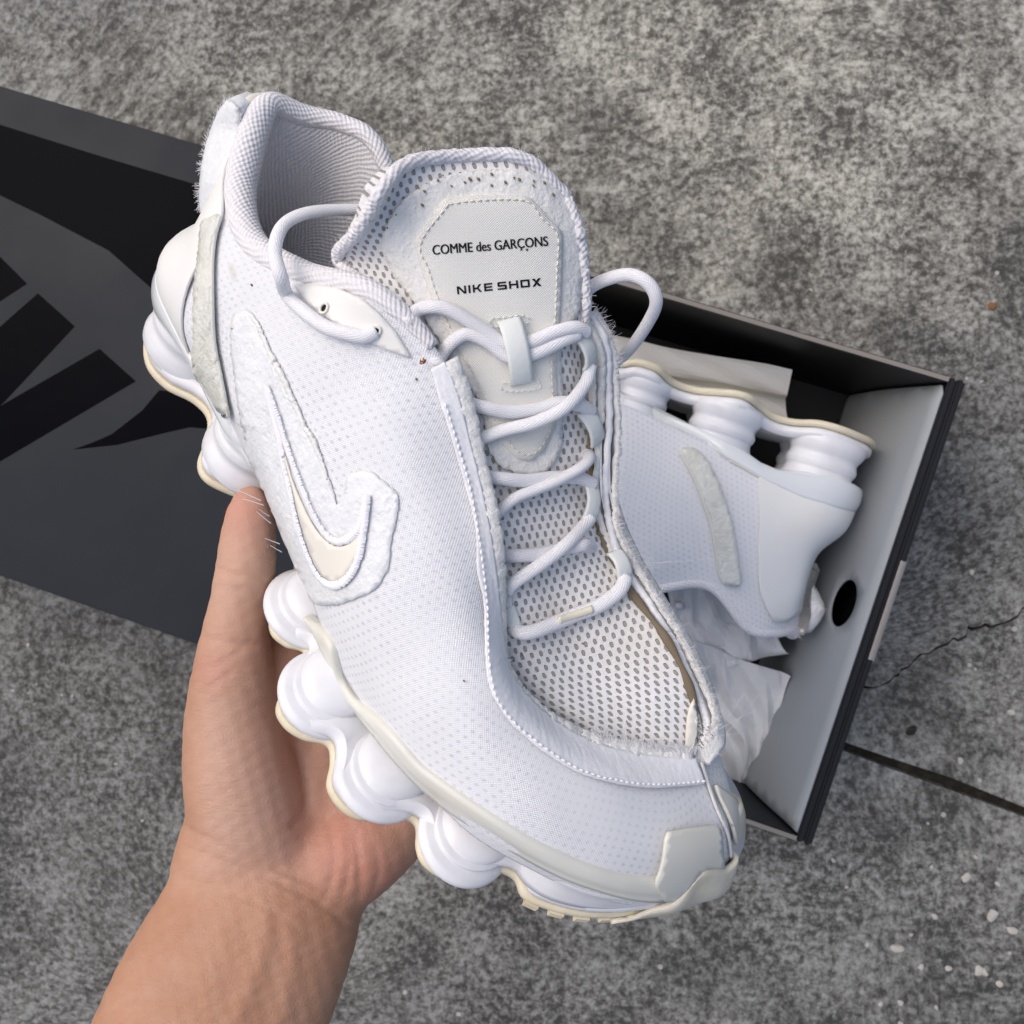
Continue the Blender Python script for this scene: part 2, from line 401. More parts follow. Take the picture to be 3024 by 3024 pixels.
# ------------------------------------------------------------------ upper: closed strip of stations, feather line to throat/collar
ST = np.array([
 [(30.0,2.0,2.6),(29.7,1.9,3.7),(28.9,1.6,4.7),(27.9,1.5,5.2),(26.5,1.7,5.75)],
 [(29.3,-0.3,2.2),(29.0,-0.4,3.5),(28.1,-0.5,4.8),(26.9,-0.2,5.5),(25.4,0.1,5.6)],
 [(28.0,-2.25,2.6),(27.7,-2.5,3.5),(26.8,-2.4,4.9),(25.5,-1.9,5.7),(24.1,-1.3,5.5)],
 [(26.0,-3.75,2.5),(25.8,-4.1,3.6),(25.1,-3.7,5.0),(23.9,-2.9,5.8),(22.5,-2.2,5.5)],
 [(23.5,-4.75,2.3),(23.4,-5.1,3.6),(23.0,-4.6,5.2),(22.1,-3.6,6.1),(21.0,-2.6,5.8)],
 [(21.0,-5.05,2.1),(21.0,-5.4,3.7),(20.8,-4.9,5.6),(20.4,-3.8,6.7),(19.9,-2.6,6.6)],
 [(18.0,-4.9,1.95),(18.0,-5.3,3.8),(17.9,-5.0,6.0),(17.8,-3.9,7.8),(17.8,-2.4,8.6)],
 [(15.0,-4.4,2.1),(15.0,-5.0,4.2),(15.1,-4.8,6.6),(15.2,-3.8,8.8),(15.3,-1.9,9.9)],
 [(12.0,-3.9,2.5),(12.0,-4.7,4.6),(12.2,-4.5,7.1),(12.5,-3.6,9.4),(12.9,-1.9,11.3)],
 [(9.5,-3.5,2.8),(9.5,-4.4,4.8),(9.6,-4.3,7.0),(9.8,-3.7,9.3),(10.3,-2.8,11.6)],
 [(7.0,-3.3,3.0),(7.0,-4.1,4.8),(7.0,-4.1,6.6),(7.2,-3.7,8.4),(7.7,-3.1,10.1)],
 [(4.5,-3.2,3.2),(4.5,-3.8,4.8),(4.6,-3.8,6.4),(4.9,-3.4,7.9),(5.3,-3.0,9.1)],
 [(2.2,-2.8,3.2),(2.3,-3.2,4.8),(2.8,-2.9,6.5),(2.9,-2.55,8.2),(3.2,-2.3,9.3)],
 [(0.8,-1.8,3.2),(1.0,-2.0,4.8),(1.9,-1.75,6.5),(1.9,-1.45,8.4),(1.7,-1.3,10.2)],
 [(0.2,0,3.2),(0.4,0,4.8),(1.4,0,6.5),(1.4,0,8.6),(0.8,0,10.7)],
 [(0.8,1.8,3.2),(0.9,2.0,4.8),(1.7,1.8,6.5),(1.6,1.5,8.7),(1.4,1.4,10.7)],
 [(2.2,2.8,3.2),(2.2,3.3,4.8),(2.5,3.1,6.8),(2.2,2.7,9.0),(2.4,2.3,11.1)],
 [(4.5,3.2,3.2),(4.5,3.8,5.0),(4.4,3.8,7.0),(4.1,3.4,9.2),(3.8,2.8,11.2)],
 [(7.0,3.4,3.0),(7.0,4.1,4.8),(6.9,4.1,6.6),(6.7,3.8,8.3),(6.5,3.3,9.8)],
 [(9.5,3.5,2.8),(9.5,4.2,4.8),(9.6,4.2,7.0),(9.6,3.9,9.2),(9.8,3.2,11.3)],
 [(12.0,3.7,2.5),(12.0,4.3,4.8),(12.5,4.3,7.2),(13.0,3.9,9.8),(13.9,2.9,12.3)],
 [(15.0,3.9,2.3),(15.2,4.4,4.6),(15.4,4.2,6.8),(15.8,3.7,9.0),(16.0,2.8,10.9)],
 [(18.0,4.3,2.2),(18.0,4.7,4.2),(18.0,4.4,6.2),(18.0,3.6,7.8),(18.1,2.4,8.7)],
 [(20.5,4.6,2.2),(20.5,4.9,4.0),(20.4,4.4,5.8),(20.2,3.4,7.2),(20.0,2.3,7.8)],
 [(23.0,4.7,2.2),(23.0,4.9,3.8),(22.7,4.3,5.4),(22.4,3.3,6.8),(22.0,2.4,7.3)],
 [(25.5,4.6,2.3),(25.4,4.7,3.6),(24.9,4.2,5.0),(24.3,3.3,6.3),(23.8,2.45,6.9)],
 [(28.0,4.1,2.3),(27.8,4.1,3.5),(27.1,3.6,4.7),(26.3,2.9,5.6),(25.6,2.4,6.1)],
 [(29.4,3.2,2.4),(29.0,3.1,3.6),(28.3,2.6,4.7),(27.2,2.1,5.3),(26.2,2.0,5.8)],
 [(30.0,2.0,2.6),(29.7,1.9,3.7),(28.9,1.6,4.7),(27.9,1.5,5.2),(26.5,1.7,5.75)],
])
def S(s, t):
    """point(s) of the upper: s station 0..28, t 0 feather line..1 top edge"""
    s = np.atleast_1d(np.asarray(s, float)); t = np.atleast_1d(np.asarray(t, float))
    rows = crat(ST, s)                                  # n,5,3
    q = np.clip(t, 0, 1) * 4; i = np.clip(np.floor(q).astype(int), 0, 3); f = (q - i)[:, None]
    k = np.arange(len(s)); p1, p2 = rows[k, i], rows[k, i + 1]
    p0 = np.where((i == 0)[:, None], 2 * p1 - p2, rows[k, np.maximum(i - 1, 0)]); p3 = np.where((i == 3)[:, None], 2 * p2 - p1, rows[k, np.minimum(i + 2, 4)])
    return .5 * (2 * p1 + (p2 - p0) * f + (2 * p0 - 5 * p1 + 4 * p2 - p3) * f ** 2 + (3 * p1 - p0 - 3 * p2 + p3) * f ** 3)
def SN(s, t):
    h = .02
    a = S(np.clip(np.asarray(s) + h, 0, 28), t) - S(np.clip(np.asarray(s) - h, 0, 28), t)
    b = S(s, np.clip(np.asarray(t) + h, 0, 1)) - S(s, np.clip(np.asarray(t) - h, 0, 1))
    return unit(np.cross(b, a)) * -1.0
NU, NV = 281, 33
ss, tt = np.meshgrid(np.linspace(0, 28, NU), np.linspace(0, 1, NV), indexing='ij')
P_up = S(ss.ravel(), tt.ravel()); N_up = SN(ss.ravel(), tt.ravel())
if (N_up * (P_up - np.array([15, 0, 5])))[:, 1].sum() < 0: SGN = -1.0
else: SGN = 1.0
N_up *= SGN
G = P_up.reshape(NU, NV, 3)
arc_u = np.r_[0, np.cumsum(np.linalg.norm(np.diff(G[:, 16], axis=0), axis=1))]
arc_v = np.concatenate([np.zeros((NU, 1)), np.cumsum(np.linalg.norm(np.diff(G, axis=1), axis=2), axis=1)], 1)
UVU = np.stack([np.repeat(arc_u, NV), arc_v.ravel()], 1)
# soft creases of the worn cloth
def crease(P, pts, depth, width):
    pts = resample(np.array(pts), .2); d = np.min(np.linalg.norm(P[:, None] - pts[None], axis=2), 1)
    return -depth * np.exp(-(d / width) ** 2)
Pd = P_up + N_up * (.05 * np.sin(P_up[:, :1] * 1.3 + P_up[:, 2:] * .9) * np.cos(P_up[:, 2:] * 1.1 - P_up[:, :1] * .35))
F_up = grid_faces(NU, NV)
_a = F_up[len(F_up) // 3]
if np.cross(P_up[_a[1]] - P_up[_a[0]], P_up[_a[2]] - P_up[_a[0]]) @ N_up[_a[0]] < 0: F_up = [f[::-1] for f in F_up]
upper = mk('upper', Pd, F_up, 'side_textile', shoe, uv=UVU)
solid(upper, .22, -1)
BV_UP = BVHTree.FromPolygons([Vector(p) for p in Pd], F_up)
def hit(px, py, bvh=None):
    o = Vector(CAM_S); d = Vector(sray(px, py)).normalized()
    loc, n, i, dist = (bvh or BV_UP).ray_cast(o, d)
    if loc is None:
        # nearest point of the surface to the ray
        best = None
        for k in np.linspace(22, 45, 60):
            p, n, i, dd = (bvh or BV_UP).find_nearest(o + d * k)
            if best is None or dd < best[2]: best = (p, n, dd)
        loc, n = best[0], best[1]
    n = n if n.dot(d) < 0 else -n
    return np.array(loc), np.array(n)
def hit_side(x, z, sgn=1):
    loc, n, i, d = BV_UP.ray_cast(Vector((x, 20 * sgn, z)), Vector((0, -sgn, 0)))
    if loc is None:
        loc, n, i, d = BV_UP.find_nearest(Vector((x, 4 * sgn, z)))
    n = n if n.y * sgn > 0 else -n
    return np.array(loc), np.array(n)
def smoothpoly(poly, step, closed=True, jag=0):
    p = cr(poly, max(40, len(poly) * 14), closed)
    if closed: p = np.vstack([p, p[:1]])
    p = resample(p, step)
    if closed: p = p[:-1]
    if jag: p = p + rng.normal(0, jag, p.shape)
    return p
def drape(name, poly, mat, off=.05, th=.06, step=9, sp=16, jag=0, smooth_outline=True, bvh=None, parent=None, wav=0, mapper=None):
    p = smoothpoly(poly, step, True, jag) if smooth_outline else np.asarray(poly, float)
    V2, F = cdt([p], sp)
    par = list(range(len(V2)))
    def root(i):
        while par[i] != i: par[i] = par[par[i]]; i = par[i]
        return i
    for q in F:
        for i in q[1:]: par[root(i)] = root(q[0])
    cnt = {}
    for q in F: cnt[root(q[0])] = cnt.get(root(q[0]), 0) + 1
    big_ = max(cnt, key=cnt.get); F = [q for q in F if root(q[0]) == big_]
    used = sorted({i for q in F for i in q}); mp_ = {o: n for n, o in enumerate(used)}; V2 = V2[used]; F = [tuple(mp_[i] for i in q) for q in F]
    f = mapper or (lambda a, b: hit(a, b, bvh))
    H = [f(a, b) for a, b in V2]
    P = np.array([h[0] for h in H]); N = unit(np.array([h[1] for h in H]))
    o = off + (wav * rng.random(len(P)) if wav else 0)
    V = P + N * (np.asarray(o).reshape(-1, 1) if wav else off)
    # orient faces outward
    fa = F[len(F) // 2]; nn = np.cross(V[fa[1]] - V[fa[0]], V[fa[2]] - V[fa[0]])
    if nn @ N[fa[0]] < 0: F = [f_[::-1] for f_ in F]
    uvs = V2 / 97.0 if mapper is None else V2
    ob = mk(name, V, F, mat, parent or shoe, uv=uvs)
    solid(ob, th, 1)
    return ob, V, N
def on_path(path, lift, bvh=None, step=6, jag=0):
    p = resample(cr(path, len(path) * 12), step)
    if jag: p = p + rng.normal(0, jag, p.shape)
    H = [hit(a, b, bvh) for a, b in p]
    P = np.array([h[0] for h in H]); N = unit(np.array([h[1] for h in H]))
    return P + N * lift, N
def stitches(name, path, r=.035, length=.17, gap=.07, lift=.06, bvh=None, mat='thread', parent=None):
    P, N = on_path(path, lift, bvh); P2 = resample(P, .03); acc = Acc()
    k = int((length + gap) / .03); m = int(length / .03)
    for i in range(0, len(P2) - m - 1, k):
        seg = P2[i:i + m + 1]; j = min(len(N) - 1, int(i / len(P2) * len(N)))
        bow = np.sin(np.linspace(0, math.pi, len(seg)))[:, None] * N[j] * .025
        V, F, _ = tube_data(seg + bow, r * np.sin(np.linspace(.5, math.pi - .5, len(seg))), 5); acc.add(V, F)
    return acc.build(name, mat, parent or shoe, 'stuff')
def fibres(name, P, N, D, count, lmin, lmax, r=.012, spread=.5, mat='thread', parent=None, curl=.3):
    """loose threads leaving the line P, along directions D"""
    acc = Acc()
    for _ in range(count):
        i = rng.integers(len(P)); L = rng.uniform(lmin, lmax)
        d = unit(D[i] + rng.normal(0, spread, 3)); b = unit(np.cross(d, N[i] + .01)); c = rng.normal(0, curl, 2)
        t = np.linspace(0, 1, 6)[:, None]
        Q = P[i] + d * t * L + b * (t ** 2) * c[0] * L + N[i] * (t ** 2) * c[1] * L + rng.normal(0, .02, 3)
        V, F = strand(Q, r); acc.add(V, F)
    return acc.build(name, mat, parent or shoe, 'stuff')

# ------------------------------------------------------------------ tongue and vamp mesh
TP = [
 [(1120,575,-2.7),(1205,482,-1.5),(1375,461,.2),(1545,468,1.5),(1665,575,2.5)],
 [(1060,680,-2.7),(1210,640,-1.5),(1425,620,.1),(1595,625,1.5),(1708,685,2.6)],
 [(1000,770,-2.3),(1240,800,-1.4),(1455,790,.1),(1625,790,1.5),(1722,810,2.6)],
 [(1150,905,-2.2),(1290,950,-1.3),(1490,940,.15),(1645,930,1.5),(1728,935,2.5)],
 [(1280,1090,-1.5),(1360,1100,-1.0),(1515,1090,.1),(1650,1070,1.3),(1728,1060,2.3)],
 [(1370,1300,-1.5),(1430,1300,-1.0),(1550,1290,.2),(1665,1275,1.4),(1752,1250,2.4)],
 [(1425,1550,-1.8),(1490,1550,-1.2),(1600,1530,.1),(1695,1515,1.3),(1765,1495,2.1)],
 [(1455,1800,-2.2),(1540,1790,-1.4),(1650,1770,-.1),(1755,1735,1.0),(1850,1700,2.0)],
 [(1480,2000,-2.2),(1590,1990,-1.4),(1710,1970,-.2),(1850,1930,1.0),(1990,1890,2.0)],
 [(1590,2130,-1.6),(1700,2120,-.9),(1810,2100,0.1),(1940,2080,1.1),(2060,2060,2.0)],
 [(1750,2215,-.8),(1850,2215,-.1),(1920,2220,.5),(2000,2225,1.1),(2075,2225,1.7)],
]
TG = np.array([[tr(*q) for q in row] for row in TP])
TG[4:, 0, 2] -= .25; TG[4:, 4, 2] -= .25; TG[-1, :, 2] -= .25
def tongue_grid(nu, nv):
    r = crat(TG, np.linspace(0, len(TG) - 1, nu)); return np.array([crat(row, np.linspace(0, 4, nv)) for row in r])
TGd = tongue_grid(121, 41)
TNU, TNV = TGd.shape[:2]
du = np.r_[0, np.cumsum(np.linalg.norm(np.diff(TGd[:, 20], axis=0), axis=1))]
dvv = np.concatenate([np.zeros((TNU, 1)), np.cumsum(np.linalg.norm(np.diff(TGd, axis=1), axis=2), axis=1)], 1); dvv = dvv - dvv[:, 20:21]
F_t = grid_faces(TNU, TNV)
tongue = mk('tongue', TGd.reshape(-1, 3), F_t, 'open_mesh', shoe, uv=np.stack([dvv.ravel(), np.repeat(du, TNV)], 1))
BV_T = BVHTree.FromPolygons([Vector(p) for p in TGd.reshape(-1, 3)], F_t)
solid(tongue, .45, -1)
allV = [Vector(p) for p in Pd] + [Vector(p) for p in TGd.reshape(-1, 3)]
BV_ALL = BVHTree.FromPolygons(allV, F_up + [tuple(i + len(Pd) for i in f) for f in F_t])
# piping round the tongue top
rim = np.vstack([TGd[36:0:-3, 0], TGd[0, ::4], TGd[3:46:3, -1]])
rim = cr(rim, 160); V, F, U = tube_data(rim + rng.normal(0, .015, rim.shape), .21 * np.minimum(1, np.linspace(0, 9, 160)[::-1] + .12), 10, up=(0, 0, 1.)); mk('tongue_piping', V, F, 'collar_knit', tongue, uv=U)
fibres('frayed_threads', rim, np.tile([.2, -.6, .7], (160, 1)), unit(rim - TGd[40, 20]) , 500, .15, .36, .006, .6, parent=tongue)

# ------------------------------------------------------------------ tongue label, patch behind it, print
drape('tongue_overlay', [(1130,700),(1180,600),(1290,530),(1440,505),(1600,520),(1660,570),(1705,650),(1712,800),(1700,940),(1655,1000),(1655,1200),(1650,1330),(1590,1400),(1500,1390),(1440,1330),(1420,1200),(1330,1060),(1230,900),(1160,800)],
      'raw_edge_felt', .03, .07, jag=2.0, bvh=BV_T, parent=tongue, wav=.05)
label, _, _ = drape('tongue_label', resample(np.array([(1310,588),(1400,582),(1552,582),(1600,630),(1652,688),(1652,780),(1648,930),(1640,1000),(1636,1080),(1640,1180),(1632,1260),(1600,1330),(1560,1362),(1520,1355),(1475,1310),(1440,1250),(1425,1180),(1395,1100),(1330,1000),(1290,920),(1250,800),(1222,715),(1260,660),(1310,588)]), 14)[:-1],
      'label_canvas', .10, .10, smooth_outline=False, bvh=BV_T, parent=tongue, sp=22)
stitches('label_stitching', [(1322,606),(1400,598),(1545,598),(1590,645),(1636,698),(1636,790),(1632,930),(1622,1080),(1622,1240),(1590,1318),(1556,1342),(1520,1334),(1484,1292)], .028, .15, .07, .205, BV_T, 'leather_cream', tongue)
stitches('label_stitching', [(1322,606),(1245,715),(1270,800),(1310,925),(1345,1000)], .028, .15, .07, .205, BV_T, 'leather_cream', tongue)
def print_px(name, polys, mapf, parent):
    V2, F = cdt(polys, 0, False)
    H = [hit(*mapf(a, b), BV_T) for a, b in V2]
    V = np.array([h[0] + h[1] * .215 for h in H]); N = H[0][1]
    fa = F[0]
    if np.cross(V[fa[1]] - V[fa[0]], V[fa[2]] - V[fa[0]]) @ N < 0: F = [f[::-1] for f in F]
    return mk(name, V, F, 'ink', parent, smooth=False)
def font_mesh(txt):
    c = bpy.data.curves.new('t', 'FONT'); c.body = txt; c.size = 1; c.resolution_u = 4; c.offset = 0; c.fill_mode = 'FRONT'
    o = bpy.data.objects.new('t', c); COL.objects.link(o)
    me = bpy.data.meshes.new_from_object(o.evaluated_get(bpy.context.evaluated_depsgraph_get()))
    V = np.array([v.co[:2] for v in me.vertices]); F = [tuple(p.vertices) for p in me.polygons]
    bpy.data.objects.remove(o); bpy.data.curves.remove(c); bpy.data.meshes.remove(me)
    return V, F
bpy.context.view_layer.update()
def place_text(name, txt, p0, p1, cap, parent):
    V2, F = font_mesh(txt); x0, x1 = V2[:, 0].min(), V2[:, 0].max(); capf = .729 if True else 1
    p0 = np.array(p0, float); p1 = np.array(p1, float); e = (p1 - p0) / (x1 - x0); nrm = np.array([e[1], -e[0]]); nrm = nrm / np.linalg.norm(nrm)
    px = p0 + (V2[:, :1] - x0) * e + V2[:, 1:] / .69 * cap * nrm
    V = []; n0 = len(px)
    for k_, dx in enumerate((-.9, .9)):                     # struck twice for the heavier weight
        for a, b in px:
            h = hit(a + dx, b, BV_T); V.append(h[0] + h[1] * (.215 + .004 * k_))
    F = F + [tuple(i + n0 for i in f) for f in F]
    V = np.array(V); fa = F[0]
    N = h[1]
    if np.cross(V[fa[1]] - V[fa[0]], V[fa[2]] - V[fa[0]]) @ N < 0: F = [f[::-1] for f in F]
    return mk(name, V, F, 'ink', parent, smooth=False)
place_text('printed_lettering', 'COMME des GAR\u00c7ONS', (1280, 752), (1611, 727), 28, tongue)
# small star under the cedilla
sp_ = []
for k in range(10):
    a = math.pi / 2 + k * math.pi / 5; r_ = 5.5 if k % 2 == 0 else 2.3; sp_.append((1551 + r_ * math.cos(a), 738 - r_ * math.sin(a)))
print_px('printed_star', [sp_], lambda a, b: (a, b), tongue)
# wide block letters, strokes on a 6 x 5 grid
LET = {'N': [[(0,0),(1.3,0),(1.3,5),(0,5)],[(4.7,0),(6,0),(6,5),(4.7,5)],[(0,5),(1.6,5),(6,0),(4.4,0)]],
 'I': [[(0,0),(1.3,0),(1.3,5),(0,5)]],
 'K': [[(0,0),(1.3,0),(1.3,5),(0,5)],[(1.2,1.9),(1.2,3.1),(2.6,3.1),(2.6,1.9)],[(2.2,2.2),(4.2,5),(5.8,5),(3.6,2.2)],[(2.2,2.9),(3.6,2.9),(6,0),(4.3,0)]],
 'E': [[(0,0),(5.6,0),(5.6,1.1),(1.3,1.1),(1.3,3.9),(5.6,3.9),(5.6,5),(0,5)],[(1.2,2),(5.3,2),(5.3,3),(1.2,3)]],
 'S': [[(0,0),(5.6,0),(6,.4),(6,2.6),(5.6,3.05),(1.4,3.05),(1.4,3.95),(5.8,3.95),(5.8,5),(.4,5),(0,4.6),(0,2.4),(.4,1.95),(4.6,1.95),(4.6,1.05),(0,1.05)]],
 'H': [[(0,0),(1.3,0),(1.3,5),(0,5)],[(4.7,0),(6,0),(6,5),(4.7,5)],[(1.2,2),(4.8,2),(4.8,3.1),(1.2,3.1)]],
 'O': [[(0,0),(6,0),(6,1.1),(0,1.1)],[(0,3.9),(6,3.9),(6,5),(0,5)],[(0,1),(1.3,1),(1.3,4),(0,4)],[(4.7,1),(6,1),(6,4),(4.7,4)]],
 'X': [[(0,5),(1.8,5),(6,0),(4.2,0)],[(0,0),(1.8,0),(6,5),(4.2,5)]]}
polys = []; xx = 0
for ch in 'NIKE SHOX':
    if ch == ' ': xx += 1.9; continue
    wd = max(a for q in LET[ch] for a, b in q)
    polys += [[(a + xx, b) for a, b in q] for q in LET[ch]]; xx += wd + 1.5
xx -= 1.5
e_ = np.array([1593 - 1350, 844 - 868]) / xx; n_ = np.array([e_[1], -e_[0]]); n_ = n_ / np.linalg.norm(n_) * 23 / 5
print_px('printed_wordmark', polys, lambda a, b: tuple(np.array([1350, 868]) + a * e_ + b * n_), tongue)
# lace keeper webbing on the label
def ribbon(name, path, width_dir, mat, lift, half, parent, bvh=BV_T, th=.07, arch=0):
    P, N = on_path(path, lift, bvh, 5)
    t = np.linspace(0, 1, len(P)); P = P + N * (arch * np.sin(math.pi * t) ** .6)[:, None]
    T = unit(np.gradient(P, axis=0)); B = unit(np.cross(T, N)); V = []; U = []
    for i in range(len(P)):
        for j, q in enumerate(np.linspace(-1, 1, 7)):
            V.append(P[i] + B[i] * q * half - N[i] * .03 * q * q); U.append((q * half, i * .05))
    F = grid_faces(len(P), 7)
    fa = F[0]
    if np.cross(V[fa[1]] - V[fa[0]], V[fa[2]] - V[fa[0]]) @ N[0] < 0: F = [f[::-1] for f in F]
    return solid(mk(name, V, F, mat, parent, uv=U), th, 1)
kp = ribbon('lace_keeper', [(1498,945),(1512,1000),(1525,1060),(1535,1125)], None, 'lace_loop', .22, .34, tongue, arch=.42)
for q, (x, y) in enumerate([(1497, 948), (1530, 1135)]):
    ex = np.array([96, -8]) / 2; ey = np.array([2, 12])
    c0 = np.array([x, y]); bx = [c0 - ex - ey, c0 + ex - ey, c0 + ex + ey, c0 - ex + ey]
    stitches('bar_tack', [tuple(v) for v in bx] + [tuple(bx[0])], .03, .14, .05, .26, BV_T, 'lace_loop', tongue)

# ------------------------------------------------------------------ panels on the upper
# film patch with frayed outline round the swoosh
film_poly = [(687,945),(712,918),(742,922),(766,962),(799,1036),(832,1098),(869,1181),(906,1264),(939,1318),(964,1388),(985,1438),(998,1490),(1012,1470),(1030,1410),(1060,1392),(1095,1393),(1130,1417),(1178,1465),(1170,1541),(1156,1608),(1152,1666),(1114,1736),(1052,1769),(998,1784),(940,1784),(900,1748),(868,1690),(838,1640),(800,1560),(766,1460),(728,1300),(700,1150),(686,1020)]
sw_film, fv, fn = drape('swoosh_backing', film_poly, 'frayed_film', .02, .035, jag=1.6, wav=.03)
cream = [(826,1240),(840,1290),(858,1360),(875,1420),(900,1480),(930,1540),(955,1575),(985,1603),(1014,1612),(1047,1600),(1076,1563),(1074,1610),(1062,1645),(1042,1683),(1012,1711),(982,1713),(952,1683),(930,1637),(912,1583),(893,1520),(872,1430),(852,1360),(836,1300)]
swoosh, _, _ = drape('swoosh', cream, 'leather_cream', .10, .06)
def satin(name, path, lift, wid, step=.042, r=.032, parent=None):
    P, N = on_path(path, lift, None, 3); P2 = resample(P, step); idx = np.linspace(0, len(N) - 1, len(P2)).astype(int); N2 = N[idx]
    T = unit(np.gradient(P2, axis=0)); B = np.cross(T, N2); acc = Acc(); V, F, U = tube_data(P2 - N2 * .06, wid * .85, 8, .5, up=N2); acc.add(V, F)
    for i in range(len(P2)):
        q = np.linspace(-1, 1, 5)[:, None]; wv = wid * rng.uniform(.72, 1.25)
        seg = P2[i] + B[i] * q * wv + T[i] * q * wv * .35 + N2[i] * (1 - q ** 2) * .07
        V, F, _ = tube_data(seg, r, 4, caps=False); acc.add(V, F)
    return acc.build(name, 'thread', parent or shoe, 'stuff')
satin('satin_stitching', [(800,1145),(824,1239),(848,1367),(864,1430),(886,1533),(906,1600),(924,1645),(948,1692),(981,1722),(1015,1722),(1048,1692),(1070,1640),(1080,1580),(1090,1500),(1093,1465)], .15, .11, parent=swoosh)
satin('satin_stitching', [(806,1160),(834,1240),(860,1322),(902,1436),(933,1508),(958,1556),(987,1588),(1016,1597),(1046,1584),(1070,1555),(1084,1500),(1092,1462)], .15, .11, parent=swoosh)
satin('loose_satin', [(797,1140),(812,1205),(836,1290),(850,1345)], .17, .08, parent=swoosh)
# raw lips of cut cloth beside the swoosh
for pth in ([(742,925),(770,970),(800,1040),(836,1108),(870,1185),(905,1262),(930,1300),(950,1352),(972,1415)],):
    P, N = on_path(pth, .10, None, 5, 1.2); V, F, U = tube_data(P - N * .03, (.10 + .03 * rng.random(len(P))) * np.sin(np.linspace(.25, math.pi - .12, len(P))) ** .5, 8, .6, up=N); mk('frayed_lip', V, F, 'raw_edge_felt', sw_film, uv=U)
# leather eyestay panel with eyelets
eyestay, _, _ = drape('eyestay', resample(np.array([(872,845),(935,840),(1006,853),(1076,884),(1124,927),(1172,982),(1216,1058),(1140,1032),(1052,989),(980,944),(920,898),(872,845)], float), 9)[:-1], 'leather_white', .05, .08, smooth_outline=False)
for (x, y) in ((966, 912), (1114, 976)):
    h, n = hit(x, y); h = h + n * .15
    a = unit(np.cross(n, (0, 1, 0))); b = np.cross(n, a); ring = [h + .16 * (math.cos(q) * a * .8 + math.sin(q) * b) for q in np.linspace(0, 2 * math.pi, 25)]
    V, F, U = tube_data(ring, .05, 8, up=n, caps=False); mk('eyelet', V, F, 'leather_cream', eyestay, uv=U)
    V = [h - n * .004] + [h - n * .004 + .15 * (math.cos(q) * a * .8 + math.sin(q) * b) for q in np.linspace(0, 2 * math.pi, 25)[:-1]]
    mk('eyelet_hole', V, [(0, 1 + k, 1 + (k + 1) % 24) for k in range(24)], 'dark_void', eyestay)
# heel counter, both sides in one sheet
cb = []
for s_, t_ in [(10.6, .03), (10.9, .3), (11.15, .55), (11.35, .75), (11.7, .9), (12.6, .9), (13.4, .86), (14, .84), (14.6, .86), (15.4, .88), (16.3, .9), (16.9, .75), (17.15, .55), (17.35, .3), (17.6, .03)]: cb.append((s_, t_))
n_ = 120
lo = np.array([(s_, .0) for s_ in np.linspace(10.6, 17.6, n_)])
cbs = resample(cr(cb, 200), .06)
ptop = np.interp(lo[:, 0], cbs[:, 0][np.argsort(cbs[:, 0])], cbs[:, 1][np.argsort(cbs[:, 0])])
nv_ = 22; s2 = np.repeat(lo[:, 0], nv_); t2 = (ptop[:, None] * np.linspace(0, 1, nv_)[None]).ravel()
Vc = S(s2, t2) + SN(s2, t2) * SGN * .07
fh = grid_faces(n_, nv_); _a = fh[len(fh) // 3]
if np.cross(Vc[_a[1]] - Vc[_a[0]], Vc[_a[2]] - Vc[_a[0]]) @ (SN(s2[_a[0]], t2[_a[0]])[0] * SGN) < 0: fh = [f[::-1] for f in fh]
hc = mk('heel_counter', Vc, fh, 'leather_white', shoe); solid(hc, .08, 1)
# cream frayed trim strip in front of the counter, mirrored on the inner side
trim_px = [(612,664),(640,648),(664,645),(648,705),(640,788),(641,912),(648,1016),(667,1110),(690,1226),(655,1202),(610,1165),(587,1093),(588,1016),(590,871),(601,767)]
trim, tv, tn = drape('heel_trim', trim_px, 'trim_cream', .12, .10, jag=1.2, wav=.05)
edge_px = [(664,645),(648,705),(640,788),(641,912),(648,1016),(667,1110),(690,1226)]
P, N = on_path(edge_px, .18); V, F, U = tube_data(P, .07, 8, up=N); mk('trim_piping', V, F, 'rand_cream', trim, uv=U)
p3 = [hit(a, b)[0] for a, b in trim_px]
tm, tmv, tmn = drape('heel_trim', [(9.9,3.9),(8.6,5.2),(7.2,7.0),(6.2,8.8),(5.6,9.3),(5.0,9.1),(5.4,8.2),(6.4,6.4),(7.6,4.8),(8.6,3.8),(9.4,3.5)], 'trim_cream', .12, .10, step=.1, sp=.25, mapper=lambda a, b: hit_side(a, b, 1), wav=.05)
e3 = resample(cr([(9.9,3.9),(8.6,5.2),(7.2,7.0),(6.2,8.8),(5.7,9.3)], 60), .1)
Hh = [hit_side(a, b, 1) for a, b in e3]; P = np.array([h[0] + h[1] * .2 for h in Hh]); V, F, U = tube_data(P, .07, 8, up=np.array([h[1] for h in Hh])); mk('trim_piping', V, F, 'rand_cream', tm, uv=U)
# heel tab: thick raw-edged flap wrapped round the back, notched against the collar
hp_ = [(664,302),(688,304),(706,335),(709,400),(702,455),(676,500),(656,560),(642,615),(615,638),(594,630),(587,570),(594,490),(610,420),(634,350)]
hpo = smoothpoly(hp_, 7, True, .8); V2, F2 = cdt([hpo], 14)
def tab3(a, b): return tr(a, b, -1.25 - .75 * min(1, max(0, (b - 380) / 160)))
Vf = np.array([tab3(a, b) for a, b in V2]); c_ = V2.mean(0); edge_d = np.array([np.min(np.hypot(*(hpo - p).T)) for p in V2])
Vf[:, 1] -= .10 * np.clip(edge_d / 22, 0, 1)
ring_ = np.array([tab3(a, b) for a, b in hpo]); V = list(Vf); F = list(F2); fa = F2[0]
if np.cross(Vf[fa[1]] - Vf[fa[0]], Vf[fa[2]] - Vf[fa[0]])[1] > 0: F = [f[::-1] for f in F]
